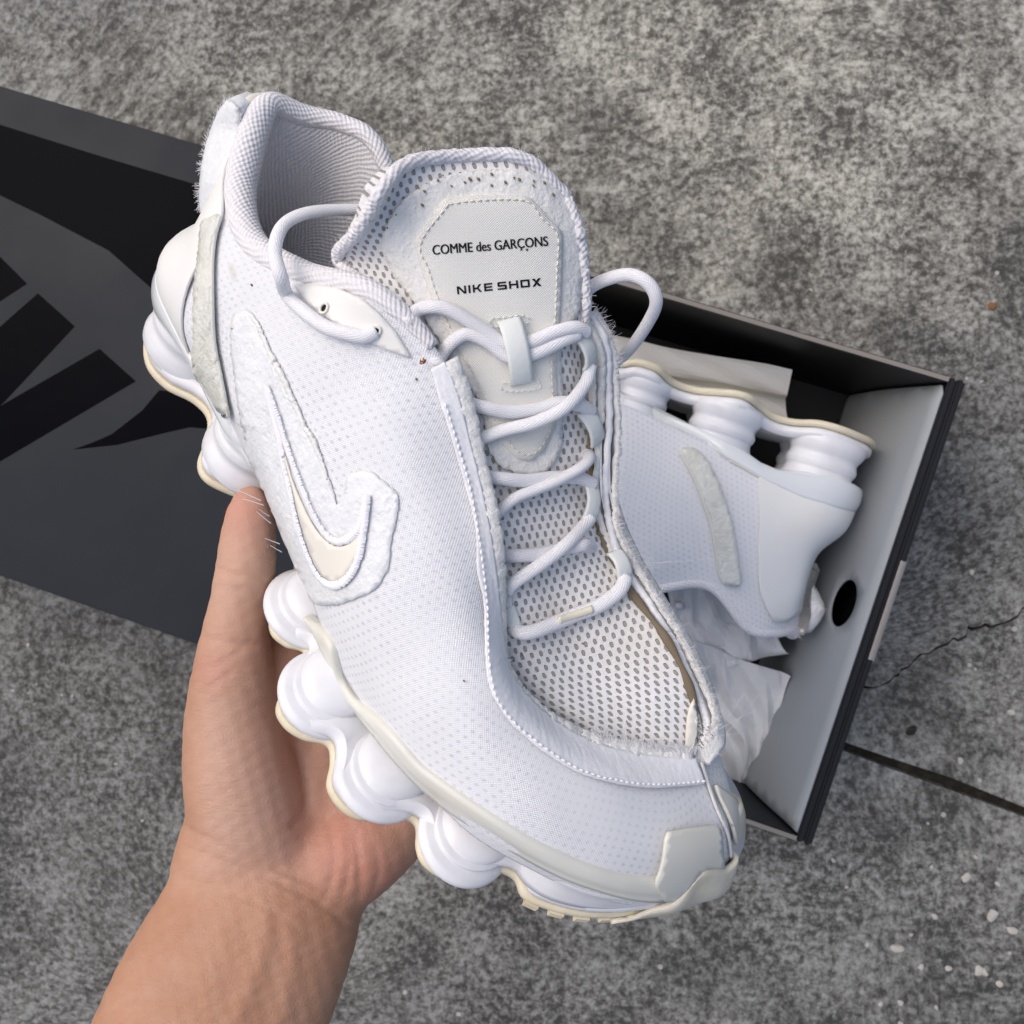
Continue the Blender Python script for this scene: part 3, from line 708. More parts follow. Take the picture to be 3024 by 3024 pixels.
nr_ = len(ring_); o_ = len(V); steps = [(0, 0), (-.22, .5), (-.42, 1.1), (-.30, 1.9), (.35, 2.5)]
zc_ = ring_[:, 2].mean()
for (dx, dy), mx, sc_ in zip(steps, (9, 1.35, .85, .75, .95), (1, 1, 1, .85, .55)): V += [np.array([min(p[0] + dx, mx - (.25 if p[2] > 9.2 and mx < 2 else 0)), p[1] + dy, zc_ + (p[2] - zc_) * sc_]) for p in ring_]
for k in range(len(steps) - 1):
    for i in range(nr_): F.append((o_ + k * nr_ + i, o_ + k * nr_ + (i + 1) % nr_, o_ + (k + 1) * nr_ + (i + 1) % nr_, o_ + (k + 1) * nr_ + i))
F.append(tuple(o_ + (len(steps) - 1) * nr_ + i for i in range(nr_)))
ht = mk('heel_tab', V, F, 'frayed_film', shoe)
bm = bmesh.new(); bm.from_mesh(ht.data); bmesh.ops.remove_doubles(bm, verts=bm.verts, dist=.00001); bmesh.ops.recalc_face_normals(bm, faces=bm.faces); bm.to_mesh(ht.data); bm.free()
cen_ = ring_.mean(0); fibres('frayed_threads', ring_, np.tile([-.3, -.9, .2], (nr_, 1)), unit(ring_ - cen_) + np.array([-.2, -.2, .1]), 420, .05, .2, .009, .5, parent=ht)
V, F, U = tube_data(cr([(1.75,-1.45,8.6),(1.35,-1.2,9.7),(.85,-.7,10.4),(.62,0,10.6),(.8,.7,10.5)], 30), .20 * np.sin(np.linspace(.25, math.pi - .25, 30)) ** .4, 10, up=(-1., 0, 0)); mk('heel_binding', V, F, 'leather_cream', ht, uv=U)

# ------------------------------------------------------------------ collar roll and lining
sc = np.linspace(8.15, 19.6, 220)
Ct = S(sc, np.ones_like(sc)); Cn = SN(sc, np.full_like(sc, .97)) * SGN
Cup = unit(S(sc, np.ones_like(sc)) - S(sc, np.full_like(sc, .9)))
rad = np.interp(sc, [8.15, 9, 10, 11.5, 12.5, 14, 15.5, 17, 18, 19.6], [.22, .36, .42, .50, .55, .45, .34, .30, .32, .28])
Cp = Ct - Cn * (rad * .72)[:, None] - Cup * (rad * .25)[:, None]
V, F, U = tube_data(Cp, rad, 18, up=Cup)
lining = mk('collar_lining', V, F, 'collar_knit', shoe, uv=U)
nl = 18; LV = []; LU = []; arc_c = np.r_[0, np.cumsum(np.linalg.norm(np.diff(Ct, axis=0), axis=1))]
for i, s_ in enumerate(sc):
    base = S([s_], [0.05])[0]; nb = SN([s_], [.3])[0] * SGN
    top = Cp[i] - Cn[i] * rad[i] * .8
    midp = S([s_], [.5])[0] - nb * .75; low = base - nb * .9 + np.array([0, 0, .6])
    for j, q in enumerate(np.linspace(0, 1, nl)):
        LV.append((1 - q) ** 2 * top + 2 * q * (1 - q) * midp + q * q * low); LU.append((arc_c[i], q * 7))
wl = mk('inner_wall', LV, grid_faces(len(sc), nl), 'lining_knit', lining, uv=LU)
# insole
ins = [(1.2,0),(1.6,-1.5),(3,-2.4),(6,-2.7),(10,-2.8),(14,-3.6),(18,-4.2),(22,-4.1),(25,-3),(27,-1),(27.4,1.5),(26,3.2),(22,4),(18,3.8),(14,3.2),(10,2.9),(6,2.7),(3,2.4),(1.6,1.5)]
V2, F2 = cdt([smoothpoly(ins, .4)], .8); mk('insole', [(a, b, 3.9 - .03 * a) for a, b in V2], F2, 'insole', shoe)

# ------------------------------------------------------------------ throat edges
lat_in = [(1310,1062),(1345,1180),(1390,1330),(1425,1470),(1450,1600),(1462,1720),(1478,1850),(1495,1985),(1545,2075),(1620,2140),(1750,2205),(1900,2238),(2050,2236)]
lat_out = [(1268,1078),(1300,1190),(1332,1310),(1372,1440),(1402,1570),(1400,1690),(1420,1760),(1424,1900),(1440,2030),(1500,2130),(1590,2215),(1720,2292),(1890,2330),(2048,2322)]
lo_px = resample(cr(np.array(lat_out, float), 200), 3)
def to_px(P): Y = np.asarray(P) @ R_S.T + T_S; return np.stack([CPX + FPX * Y[:, 0] / -Y[:, 2], CPX - FPX * Y[:, 1] / -Y[:, 2]], 1)
sb = np.linspace(.12, 7.95, 190); tb_ = []
for s_ in sb:
    tq_ = np.linspace(.62, .97, 36); pp = to_px(S(np.full(36, s_), tq_)); tb_.append(tq_[np.argmin([np.min(np.hypot(*(lo_px - p).T)) for p in pp])])
tb_ = np.convolve(np.pad(tb_, 6, 'edge'), np.hanning(13) / np.hanning(13).sum(), 'valid')
nb_ = 10; s2 = np.repeat(sb, nb_); t2 = (tb_[:, None] + (1 - tb_)[:, None] * np.linspace(0, 1, nb_)[None]).ravel()
Nb = SN(s2, t2) * SGN; Vb = S(s2, t2) + Nb * (.10 + .03 * rng.random(len(s2)))[:, None]; fb = grid_faces(len(sb), nb_); _a = fb[len(fb) // 2]
if np.cross(Vb[_a[1]] - Vb[_a[0]], Vb[_a[2]] - Vb[_a[0]]) @ Nb[_a[0]] < 0: fb = [f[::-1] for f in fb]
band = mk('throat_band', Vb, fb, 'cuff_cloth', shoe, uv=np.stack([s2, t2], 1)); solid(band, .07, 1)
stitches('throat_stitching', [tuple(p) for p in to_px(S(sb[::12], tb_[::12] + .012))], .04, .16, .05, .21)
Nn = SN(sb, np.full(len(sb), .96)) * SGN; In = unit(S(sb, np.ones(len(sb))) - S(sb, np.full(len(sb), .9)))
P = S(sb, np.ones(len(sb))) + Nn * .06 + In * .12; N = Nn
V, F, U = tube_data(P + rng.normal(0, .02, P.shape), .27 + .05 * rng.random(len(P)), 12, .42, up=N); lip = mk('throat_lip', V, F, 'raw_edge_felt', band, uv=U)
k3 = len(P) // 4
fibres('frayed_threads', P[:k3] + N[:k3] * .1, N[:k3], N[:k3] * .25 + In[:k3], 420, .18, .45, .009, .3, parent=band)
fibres('frayed_threads', P, N, N * .5 + In, 420, .05, .2, .009, .6, parent=band)
# standing layered edge on the inner side
se = np.linspace(19.9, 27.3, 150); Te = S(se, np.ones_like(se)); Ne = SN(se, np.full_like(se, .97)) * SGN; Ue = unit(S(se, np.ones_like(se)) - S(se, np.full_like(se, .9)))
wig = lambda a, f, ph: (a * np.sin(se * f + ph) + rng.normal(0, a * .35, len(se)))[:, None]
medge = None
for k, (o_, h_, th_, mt) in enumerate([(-.25, .26, .10, 'leather_white'), (0.02, .42, .20, 'raw_edge_felt'), (.30, .42, .20, 'cuff_cloth'), (.58, .30, .22, 'raw_edge_felt')]):
    fd = np.clip((27.6 - se) / 1.2, .25, 1)[:, None]; base = Te + Ne * o_ * fd - Ue * .5; top = Te + Ne * (o_ + .05) * fd + Ue * h_ * fd + Ne * wig(.05, 3.1, k) + Ue * wig(.05, 4.3, k * 2)
    V = np.stack([base * (1 - q) + top * q for q in np.linspace(0, 1, 6)], 1).reshape(-1, 3)
    ob = mk('throat_edge_layer', V, grid_faces(len(se), 6), mt, shoe); solid(ob, th_, 0)
    if k == 3: TOPE = top
fibres('frayed_threads', TOPE, Ne, Ne * .9 + Ue * .5, 1500, .08, .32, .006, .35)
i0 = int(len(se) * .9)
fibres('frayed_threads', TOPE[i0:], Ne[i0:], Ne[i0:] * .9 + Ue[i0:] * .3, 16, .4, 1.2, .006, .5, curl=1.0)
fibres('frayed_threads', TOPE[20:70] + Ne[20:70] * .3, Ne[20:70], Ne[20:70] * .8 - Ue[20:70] * .7, 26, .4, 1.1, .004, .5, curl=.8)
# lace loops on the inner side
for (a, b, h_) in (((1690, 990), (1712, 1082), .26), ((1702, 1212), (1742, 1302), .27), ((1722, 1432), (1718, 1530), .25), ((1796, 1640), (1828, 1712), .27)):
    mid = ((a[0] + b[0]) / 2, (a[1] + b[1]) / 2)
    ribbon('lace_loop', [a, mid, b], None, 'lace_loop', .30, h_, shoe, BV_ALL, .10, arch=.22)
# matching loops peeping out on the outer side
for (a, b) in (((1385, 1285), (1405, 1330)), ((1440, 1500), (1452, 1550)), ((1484, 1715), (1492, 1790)), ((1498, 1790), (1520, 1850))):
    ribbon('lace_loop', [a, b], None, 'lace_loop', .10, .20, shoe, BV_T, .08)
# dark split between mesh and inner edge
spl = [(1742,1240),(1768,1330),(1760,1440),(1752,1500),(1765,1560),(1850,1680),(1900,1760),(1960,1840),(2020,1930),(2060,2030),(2085,2110)]
P, N = on_path(spl, .06, BV_T, 5); V, F, U = tube_data(P, .09 + .07 * np.sin(np.linspace(0, 19, len(P))) ** 2, 7, .5, up=N); mk('split_seam', V, F, 'glue_brown', tongue, uv=U)
drape('exposed_lining', [(2030,2090),(2068,2050),(2088,2120),(2078,2200),(2050,2225),(2020,2210)], 'leather_cream', .10, .05, bvh=BV_T, parent=tongue)

# ------------------------------------------------------------------ laces
def lace(nodes, name='lace', r=.21, bvh=BV_ALL):
    P = []
    for q in nodes:
        if len(q) == 3 and not isinstance(q[2], tuple):
            h, n = hit(q[0], q[1], bvh); P.append(h + n * q[2])
        else: P.append(tr(q[0], q[1], q[2][0]))
    P = resample(cr(P, len(P) * 16), .09)
    V, F, U = tube_data(P, r, 12, .82, up=(.2, -.7, .7)); return mk(name, V, F, 'lace_braid', shoe, uv=U)
# order: upper pair first, toe pair last; third value is height over the cloth
lace([(1200,955,.05),(1235,920,.35),(1290,905,.42),(1340,918,.42),(1420,968,.4),(1490,1015,.38),(1560,1010,.38),(1620,985,.42),(1670,968,.5),(1702,978,.5)])
lace([(1288,1075,.05),(1308,1040,.32),(1335,1005,.42),(1380,984,.42),(1440,1008,.4),(1500,1052,.38),(1570,1042,.38),(1640,1008,.4),(1680,985,.45)])
lace([(1335,1160,.0),(1370,1185,.3),(1430,1205,.36),(1500,1212,.36),(1580,1200,.36),(1640,1180,.36),(1690,1192,.42),(1725,1215,.4)])
lace([(1715,1075,.4),(1695,1128,.45),(1640,1182,.75),(1560,1232,.75),(1470,1272,.4),(1392,1308,.25)])
lace([(1742,1295,.4),(1712,1352,.42),(1640,1402,.6),(1560,1445,.5),(1500,1475,.35),(1452,1530,.22)])
lace([(1425,1405,.1),(1470,1415,.32),(1540,1420,.35),(1620,1408,.34),(1690,1408,.36),(1732,1428,.4)])
lace([(1480,1640,.1),(1520,1640,.3),(1580,1636,.35),(1650,1620,.34),(1720,1615,.36),(1800,1628,.45)])
lace([(1722,1528,.4),(1700,1556,.45),(1640,1602,.72),(1570,1660,.6),(1510,1715,.35),(1492,1745,.2)])
ag = lace([(1832,1712,.4),(1812,1752,.4),(1760,1788,.34),(1690,1812,.34),(1620,1838,.34),(1570,1856,.34),(1535,1860,.3),(1505,1852,-.1)], r=.235)
P, N = on_path([(1622,1828),(1680,1812),(1738,1796)], .52, BV_T, 6); V, F, U = tube_data(P, .13, 8, .6, up=N); mk('lace_splice', V, F, 'aglet_cream', ag, uv=U)
# loose lace on the outer side, arching over the collar
lace([(1116,978,.1),(1085,992,.22),(1040,985,.26),(975,966,.26),(915,925,.26),(868,878,.3),(830,818,(-4.15,)),(812,750,(-4.0,)),(822,690,(-3.6,)),(852,652,(-3.1,)),(912,628,(-2.4,)),(1000,620,(-1.4,)),(1090,622,(-.4,)),(1160,640,(.6,))], r=.215)
# loose lace on the inner side
lace([(1690,960,(2.2,)),(1705,905,(2.8,)),(1740,852,(3.3,)),(1800,822,(3.6,)),(1862,812,(3.8,)),(1915,838,(4.0,)),(1938,890,(4.2,)),(1915,950,(4.5,)),(1860,1030,(4.8,)),(1800,1085,(4.9,)),(1755,1115,(4.6,))], r=.21)

# ------------------------------------------------------------------ sole
def zs(x): x = np.asarray(x, float); return np.where(x > 20, .018 * (np.maximum(x - 20, 0)) ** 2, 0)
lat_o = [(.2,0,0),(.6,-1.6,0),(1.4,-2.4,0),(2.6,-2.95,0),(3.8,-2.85,.05),(4.9,-2.4,.3),(5.8,-2.35,.35),(6.6,-2.9,.15),(7.4,-3.65,0),(8.2,-3.75,0),(9.2,-3.2,.15),(10,-2.6,.3),(11.5,-2.4,.3),(13,-3.2,.15),(13.8,-4.6,0),(14.5,-5.1,0),(15.2,-5.0,.1),(15.8,-4.7,.3),(16.3,-5.6,.1),(16.9,-6.5,0),(17.6,-6.65,0),(18.3,-6.4,.1),(18.9,-5.95,.3),(19.4,-6.1,.15),(20,-6.6,0),(20.8,-6.65,0),(21.5,-6.3,.05),(22.1,-5.4,.3),(22.6,-5.05,.3),(23.2,-5.4,.1),(23.8,-5.5,0),(24.6,-5.1,.0),(25.2,-4.0,.3),(25.8,-3.5,.25),(26.6,-3.5,0),(28.1,-2.4,0),(29.4,-.5,0),(30.2,1.4,0),(30.25,2.8,0),(29.9,4.0,0)]
med_o = [(29.2,4.9,0),(28,5.5,0),(26,5.6,.1),(24.8,5.1,.3),(24,5.4,.1),(22.6,5.6,0),(21.4,4.9,.3),(20.4,5.3,0),(19,5.2,0),(17.8,4.5,.3),(16.8,4.7,0),(15.2,4.5,0),(14.3,3.5,.3),(13.4,3.8,0),(12.2,3.75,0),(11.2,2.9,.3),(10.2,2.7,.3),(9.2,3.3,.15),(8.2,3.75,0),(7.4,3.65,0),(6.6,2.9,.15),(5.8,2.4,.35),(4.9,2.4,.3),(3.8,2.85,.05),(2.6,2.95,0),(1.4,2.4,0),(.6,1.6,0)]
OL = cr(lat_o + med_o, 520, True); OL[:, 2] += zs(OL[:, 0])
OLi = OL.copy(); cen = np.array([15, -.3, 0])
def slab(name, outl, h, mat, inset=.0, z0=0., parent=shoe, bev=.1):
    n = len(outl); nrm = np.gradient(outl[:, :2], axis=0); nn = np.stack([nrm[:, 1], -nrm[:, 0]], 1); nn = unit(nn)
    if (nn * (outl[:, :2] - np.array([15, -.3]))).sum() < 0: nn = -nn
    rings = []
    for dz, ins_ in [(0, bev), (bev * .6, 0.02), (h * .5, 0), (h - bev * .6, .02), (h, bev)]:
        r_ = outl.copy(); r_[:, :2] -= nn * (inset + ins_); r_[:, 2] += z0 + dz; rings.append(r_)
    V = np.vstack(rings); F = []
    for k in range(4):
        for i in range(n): F.append((k * n + i, k * n + (i + 1) % n, (k + 1) * n + (i + 1) % n, (k + 1) * n + i))
    for k, rev in ((0, True), (4, False)):
        V2, f2 = cdt([rings[k][:, :2]], 1.2)
        zz = np.array([rings[k][np.argmin(np.hypot(rings[k][:, 0] - a, rings[k][:, 1] - b)), 2] for a, b in V2])
        o_ = len(V); V = np.vstack([V, np.c_[V2, zz]]); F += [tuple(i + o_ for i in (f[::-1] if rev else f)) for f in f2]
    return mk(name, V, F, mat, parent)
slab('outsole', OL, .34, 'rubber_cream')
slab('midsole_base', OL, .58, 'foam_white', .05, .345, bev=.24)
# tread lugs under the toe edge
io = [i for i, p in enumerate(OL) if 26.2 < p[0] and p[1] < 2.2]
dl = np.r_[0, np.cumsum(np.linalg.norm(np.diff(OL[io], axis=0), axis=1))]
for d0 in np.arange(.35, dl[-1] - .3, .86):
    a = np.array([np.interp(d0, dl, OL[io][:, k]) for k in range(3)]); b = np.array([np.interp(d0 + .46, dl, OL[io][:, k]) for k in range(3)])
    nd = unit(np.array([(b - a)[1], -(b - a)[0], 0])); nd = nd if nd @ (a - np.array([15, 0, 0])) > 0 else -nd
    q = [a + nd * .05, b + nd * .05, b - nd * 1.1, a - nd * 1.1]
    V = [p + np.array([0, 0, .06]) for p in q] + [p - np.array([0, 0, .17]) for p in q]
    mk('tread_lug', V, [(3,2,1,0),(4,5,6,7),(0,1,5,4),(1,2,6,5),(2,3,7,6),(3,0,4,7)], 'rubber_cream', shoe, smooth=False)
# columns
def column(x, y, rx, ry, z0, z1, prof, lean=0):
    n = 48; pr = cr(np.array(prof), 60); V = []
    for r_, h in pr:
        for k in range(n):
            a = 2 * math.pi * k / n; V.append((x + rx * r_ * math.cos(a), y + lean * max(0, h - .3) + ry * r_ * math.sin(a), z0 + (z1 - z0) * h))
    F = grid_faces(len(pr), n, False, True); F += [tuple(range(n)), tuple((len(pr) - 1) * n + k for k in range(n))[::-1]]
    return mk('sole_column', V, [f[::-1] for f in F], 'foam_white', shoe)
heel_prof = [(1.0,0),(1.0,.12),(.95,.22),(.88,.31),(.885,.38),(.925,.46),(.905,.54),(.865,.60),(.89,.68),(.935,.78),(.94,.88),(.88,1.0)]
fore_prof = [(1.0,0),(1.03,.07),(1.02,.17),(.95,.27),(.86,.34),(.82,.38),(.855,.43),(.855,.465),(.80,.515),(.81,.55),(.82,.63),(.80,.74),(.72,.86),(.60,1.0)]
for sgn in (-1, 1):
    column(2.75, sgn * 1.45, 2.0, 1.5, .7, 3.5, heel_prof)
    column(8.15, sgn * 1.98, 1.9, 1.75, .7, 3.4, heel_prof)
column(12.7, 2.05, 1.65, 1.6, .7, 3.0, heel_prof)
for (x, y) in ((14.5, -3.65), (17.45, -5.05), (20.7, -5.05), (23.85, -4.05)):
    column(x, y, 1.56, 1.56, .55 + float(zs(x)), 1.85 + 1.1 * float(zs(x)), fore_prof, 1.5)
for (x, y) in ((16.3, 3.1), (19.4, 3.7), (22.8, 3.9)):
    column(x, y, 1.6, 1.6, .72 + float(zs(x)), 2.7 + .5 * float(zs(x)), fore_prof)
# front foam wedge
fo = [(25.4,-3.3),(26.6,-3.45),(28.0,-2.4),(29.2,-.6),(29.9,1.2),(30.0,2.7),(29.6,3.9),(28.6,4.9),(27,5.2),(25.6,4.9),(25.2,2),(25.0,-1.5)]
fo = cr(fo, 160, True); V = []; rings = 7
for q in np.linspace(0, 1, rings):
    for (x, y) in fo:
        zb = float(zs(x)) + .75; zt = 2.95 + .03 * (x - 25)
        k_ = 1 - .005 * q - .03 * math.sin(q * math.pi) ** 2 + (.012 if .3 < q < .6 else 0)
        V.append((27.5 + (x - 27.5) * k_, .8 + (y - .8) * k_, zb + (zt - zb) * q))
F = grid_faces(rings, len(fo), False, True); F.append(tuple(range(len(fo)))); F.append(tuple((rings - 1) * len(fo) + k for k in range(len(fo)))[::-1])
mk('toe_foam', V, [f[::-1] for f in F], 'foam_white', shoe)
# plate / rand running all round over the columns
sp2 = np.linspace(0, 28, 420); xb = S(sp2, np.zeros_like(sp2))[:, 0]
ztx = [(-.5,3.6),(1.5,4.0),(3,4.1),(5,3.9),(6.5,3.6),(8,3.3),(9.5,2.6),(12,2.2),(14,1.9),(16,1.8),(20,2.0),(23,2.4),(25,2.9),(30.2,3.0)]
zbx = [(-.5,2.7),(1.5,2.5),(4.5,3.1),(5.5,3.2),(7,2.7),(9,2.4),(12,1.9),(16,1.5),(19,1.5),(21,1.5),(22.7,1.8),(24.7,2.4),(26.8,2.6),(28.5,2.6),(30.2,2.6)]
def ci(x, tab):
    tab = np.array(tab); xs = np.linspace(tab[0, 0], tab[-1, 0], 400); ys = np.interp(xs, tab[:, 0], tab[:, 1])
    k = np.hanning(25); k /= k.sum(); ys = np.convolve(np.pad(ys, 12, 'edge'), k, 'valid'); return np.interp(x, xs, ys)
zt_ = ci(xb, ztx); zb_ = ci(xb, zbx); V = []
tq = np.linspace(0, .6, 60)
topP = []; topN = []
for i, s_ in enumerate(sp2):
    col_ = S(np.full(60, s_), tq); j = int(np.argmin(np.abs(col_[:, 2] - zt_[i]))); topP.append(col_[j]); topN.append(SN([s_], [tq[j]])[0] * SGN)
topP = np.array(topP); topN = np.array(topN)
k5 = np.ones(7) / 7; topP = np.stack([np.convolve(np.pad(topP[:, c], 3, 'edge'), k5, 'valid') for c in range(3)], 1)
Bp = S(sp2, np.zeros_like(sp2)); outw = topN.copy(); outw[:, 2] = 0; outw = unit(outw)
rows_ = []; wide = np.clip((11.0 - Bp[:, 0]) / 3.0, 0, 1)
for q in np.linspace(0, 1, 9):
    p = Bp * (1 - q) + topP * q; p = p + outw * ((.16 + .10 * math.sin(q * math.pi)) * wide[:, None] - .5 * (1 - wide)[:, None])
    p[:, 2] = zb_ * (1 - q) + topP[:, 2] * q; rows_.append(p)
rows_.append(topP + outw * (.02 - .5 * (1 - wide))[:, None] + np.array([0, 0, .03]))
rows_ = [Bp * .93 + np.array([15, 0, 3]) * .07 + np.array([0, 0, 1]) * (zb_ - Bp[:, 2])[:, None]] + rows_
V = np.vstack(rows_); n = len(sp2); nr = len(rows_)
F = []
fm = []
for k in range(nr - 1):
    for i in range(n - 1):
        F.append((k * n + i, k * n + i + 1, (k + 1) * n + i + 1, (k + 1) * n + i)); fm.append(1)
b0 = rows_[0]; mid = np.stack([b0[:, 0], np.zeros(n), b0[:, 2]], 1); half = n // 2
o_ = len(V); 
for i in range(half):      # underside closed lateral edge to medial edge
    F.append((i, n - 1 - i, n - 2 - i, i + 1)); fm.append(1)
plate = mk('midsole_plate', V, F, None, shoe, mats=['rand_cream', 'plate_white'], fm=fm)
# thin cream line on top of the plate
sel_ = (sp2 > 9.9) & (sp2 < 18.2); P = (topP + outw * .10 + np.array([0, 0, .03]))[sel_]; V, F, U = tube_data(P, .055, 6, up=(0, 0, 1.)); mk('plate_edge', V, F, 'rand_cream', plate, uv=U)
# toe tabs and toe rubber
rt = [(908,1818),(940,1842),(966,1866),(990,1905),(1004,1950),(1018,2005),(1053,2062),(1103,2101),(1149,2142),(1195,2195),(1246,2255),(1301,2298),(1388,2360),(1483,2422),(1577,2479),(1672,2526),(1767,2564),(1838,2583),(1895,2589),(1950,2586),(2010,2566)]
rb = [(906,1822),(925,1868),(947,1913),(972,1965),(990,2003),(1012,2044),(1040,2090),(1074,2135),(1106,2175),(1149,2229),(1195,2280),(1245,2331),(1330,2400),(1440,2468),(1560,2541),(1672,2597),(1767,2630),(1838,2650),(1895,2660),(1950,2662),(1990,2648)]
a_ = cr(np.array(rt, float), 200); b_ = cr(np.array(rb, float), 200); V = []
def mav(A, k): return np.stack([np.convolve(np.pad(A[:, c], k, 'edge'), np.hanning(2 * k + 1) / np.hanning(2 * k + 1).sum(), 'valid') for c in range(A.shape[1])], 1)
Hr = [hit(*q) for q in a_]; yt = mav(np.array([[h[0][1]] for h in Hr]), 10)[:, 0]; Nr = unit(mav(np.array([h[1] for h in Hr]), 14))
for i in range(200):
    n = Nr[i]; top_ = tr(a_[i][0], a_[i][1], yt[i]) + n * .08; bot = tr(b_[i][0], b_[i][1], yt[i] + .03); ow = unit(np.array([n[0] * .3, n[1], 0]))
    V.append(top_ - ow * .30 - np.array([0, 0, .05])); V.append(top_ - ow * .04 + np.array([0, 0, .03]))
    for q in np.linspace(0, 1, 8):
        V.append(top_ * (1 - q) + bot * q + ow * (.05 + .11 * math.sin(math.pi * min(1, q * 1.15 + .12))))
    V.append(bot - ow * .35)
rand = mk('rand', V, grid_faces(200, 11), 'rand_cream', shoe)
drape('toe_tab', resample(np.array([(1924,2600),(1926,2582),(1936,2560),(1944,2526),(1950,2470),(1958,2452),(2027,2441),(2098,2434),(2110,2444),(2116,2490),(2124,2550),(2079,2552),(2051,2566),(2018,2611),(1985,2640),(1950,2640),(1924,2600)], float), 9)[:-1], 'rand_cream', .16, .14, smooth_outline=False, sp=14)
tbp = smoothpoly([(27.75,.42),(27.55,.74),(27.2,.72),(26.9,.5),(26.9,.25),(27.4,.22)], .03); V2, F2 = cdt([tbp], .06); Nt = SN(V2[:, 0], V2[:, 1]) * SGN; Vt = S(V2[:, 0], V2[:, 1]) + Nt * .08
if np.cross(Vt[F2[5][1]] - Vt[F2[5][0]], Vt[F2[5][2]] - Vt[F2[5][0]]) @ Nt[F2[5][0]] < 0: F2 = [f[::-1] for f in F2]
solid(mk('toe_tab', Vt, F2, 'rand_cream', shoe), .12, 1)
A_ = [hit(*q) for q in ((1968,2655),(2000,2630),(2030,2590),(2060,2556),(2095,2549),(2130,2546),(2162,2528),(2188,2498),(2206,2466))]
A_ = [h[0] + h[1] * .24 for h in A_]; q = np.array([(26.9,.42),(26.4,.3),(26.0,.15)]); A_ = cr(np.vstack([A_, S(q[:, 0], q[:, 1]) + SN(q[:, 0], q[:, 1]) * SGN * .22]), 90)
Bq = cr([(28.75,-1.75,1.45),(29.1,-1.1,1.6),(29.5,-.4,1.75),(29.9,.5,1.85),(30.2,1.4,1.95),(30.3,2.2,1.98),(30.2,3.0,1.95),(29.9,3.9,1.9),(29.4,4.7,1.75),(28.6,5.2,1.5)], 90)
V = []
for q in np.linspace(0, 1, 12):
    p = Bq * (1 - q) + A_ * q; b_ = math.sin(q * math.pi) * .30 * np.clip(np.linspace(0, 4, 90), 0, 1)[:, None] + .05 * np.sin(np.linspace(0, 26, 90) + q * 5)[:, None] * q * (1 - q) * 4; p = p + unit(np.c_[p[:, 0] - 26, p[:, 1] - 1.6, np.zeros(90)]) * b_; V.append(p)
V = np.vstack(V); tcap = mk('toe_cap', V, grid_faces(12, 90), 'toe_rubber', shoe); solid(tcap, .16, 0)
# toe seam
P = S(np.zeros(30), np.linspace(.3, .98, 30)) + np.array([0, 0, .05]); V, F, U = tube_data(P, .09, 8, .6); mk('toe_seam', V, F, 'raw_edge_felt', shoe, uv=U)
# loose threads on the outer side and at the heel top
acc = Acc()
for a, b in (((700,1447),(770,1478)),((718,1473),(778,1492)),((764,1503),(795,1524)),((758,1511),(800,1545)),((782,1590),(826,1606)),((798,1610),(832,1630)),((700,1250),(715,1262))):
    p0 = tr(*a, -5.05); p1 = tr(*b, -4.55); t = np.linspace(0, 1, 7)[:, None]; V, F = strand(p1 + (p0 - p1) * t + np.array([0, -.05, .05]) * np.sin(t * 3), .02); acc.add(V, F)
acc.build('loose_threads', 'thread', shoe, 'stuff')
# crumbs of dirt caught in the cloth
acc = Acc()
for (x, y) in [(1305,522),(1385,535),(1450,520),(1515,530),(1570,540),(1625,580),(1245,605),(1165,630),(1140,665),(1250,565),(1600,545),(1180,790),(1330,1075),(640,380),(612,418),(850,640),(870,410),(1005,490),(745,842),(640,1010),(588,960),(690,970),(755,1038),(1490,1665),(1230,1120),(1370,2010),(1660,1300),(1540,1930),(1850,2130),(1720,1900)] + [(1290 + 20 * k, 535 + 9 * (k % 3)) for k in range(0, 16, 2)]:
    h, n = hit(x, y, BV_ALL); bm = bmesh.new(); bmesh.ops.create_icosphere(bm, subdivisions=1, radius=rng.uniform(.025, .06))
    off_ = .16 if y < 700 and x > 1100 else .03
    acc.add([h + n * off_ + np.array(v.co) * np.array([1.4, 1, .8]) for v in bm.verts], [tuple(v.index for v in f.verts) for f in bm.faces]); bm.free()
acc.build('dirt_crumbs', 'glue_brown', shoe, 'stuff')
Ph = S(np.linspace(12.8, 15.2, 60), np.ones(60)); fibres('frayed_threads', Ph, np.tile([-1., 0, 0], (60, 1)), np.tile([0, 0, 1.], (60, 1)), 220, .08, .3, .011, .5)
# rust stained thread ends at the lace stay corners
for x, y in ((1252, 1072), (1703, 958)):
    h, n = hit(x, y, BV_ALL); acc = Acc()
    for k in range(5):
        q = np.array([h + n * .3 + rng.normal(0, .06, 3) for _ in range(4)]); V, F = strand(cr(q, 10), .02); acc.add(V, F)
    acc.build('rust_thread', 'rust_thread', shoe, 'stuff')

# ------------------------------------------------------------------ ground
jl = [at(2510, 2213, 0)[:2], at(2640, 2262, 0)[:2], at(2800, 2318, 0)[:2], at(3024, 2400, 0)[:2]]
jd = unit(jl[-1] - jl[0]); jn = np.array([-jd[1], jd[0]])
J = [jl[0] - jd * 400] + [jl[0] - jd * 14] + jl + [jl[-1] + jd * 400]
ck = [at(*q, 0)[:2] for q in ((2630,2020),(2680,1965),(2740,1925),(2790,1895),(2830,1888),(2880,1855),(2930,1852),(2975,1835),(3024,1805))]
ck = [jl[0] - jd * 9 + jn * .3] + [ck[0] - np.array([4, .6])] + ck + [ck[-1] + np.array([3.5, 1.6]), ck[-1] + np.array([8, 2.1]), ck[-1] + np.array([400, 60])]
ck = resample(np.array(ck[1:-1]), .4); ck = ck + rng.normal(0, .11, ck.shape)
ck = np.vstack([[J[1] + jn * 1.6], ck, [ck[-1] + np.array([400, 90])]])
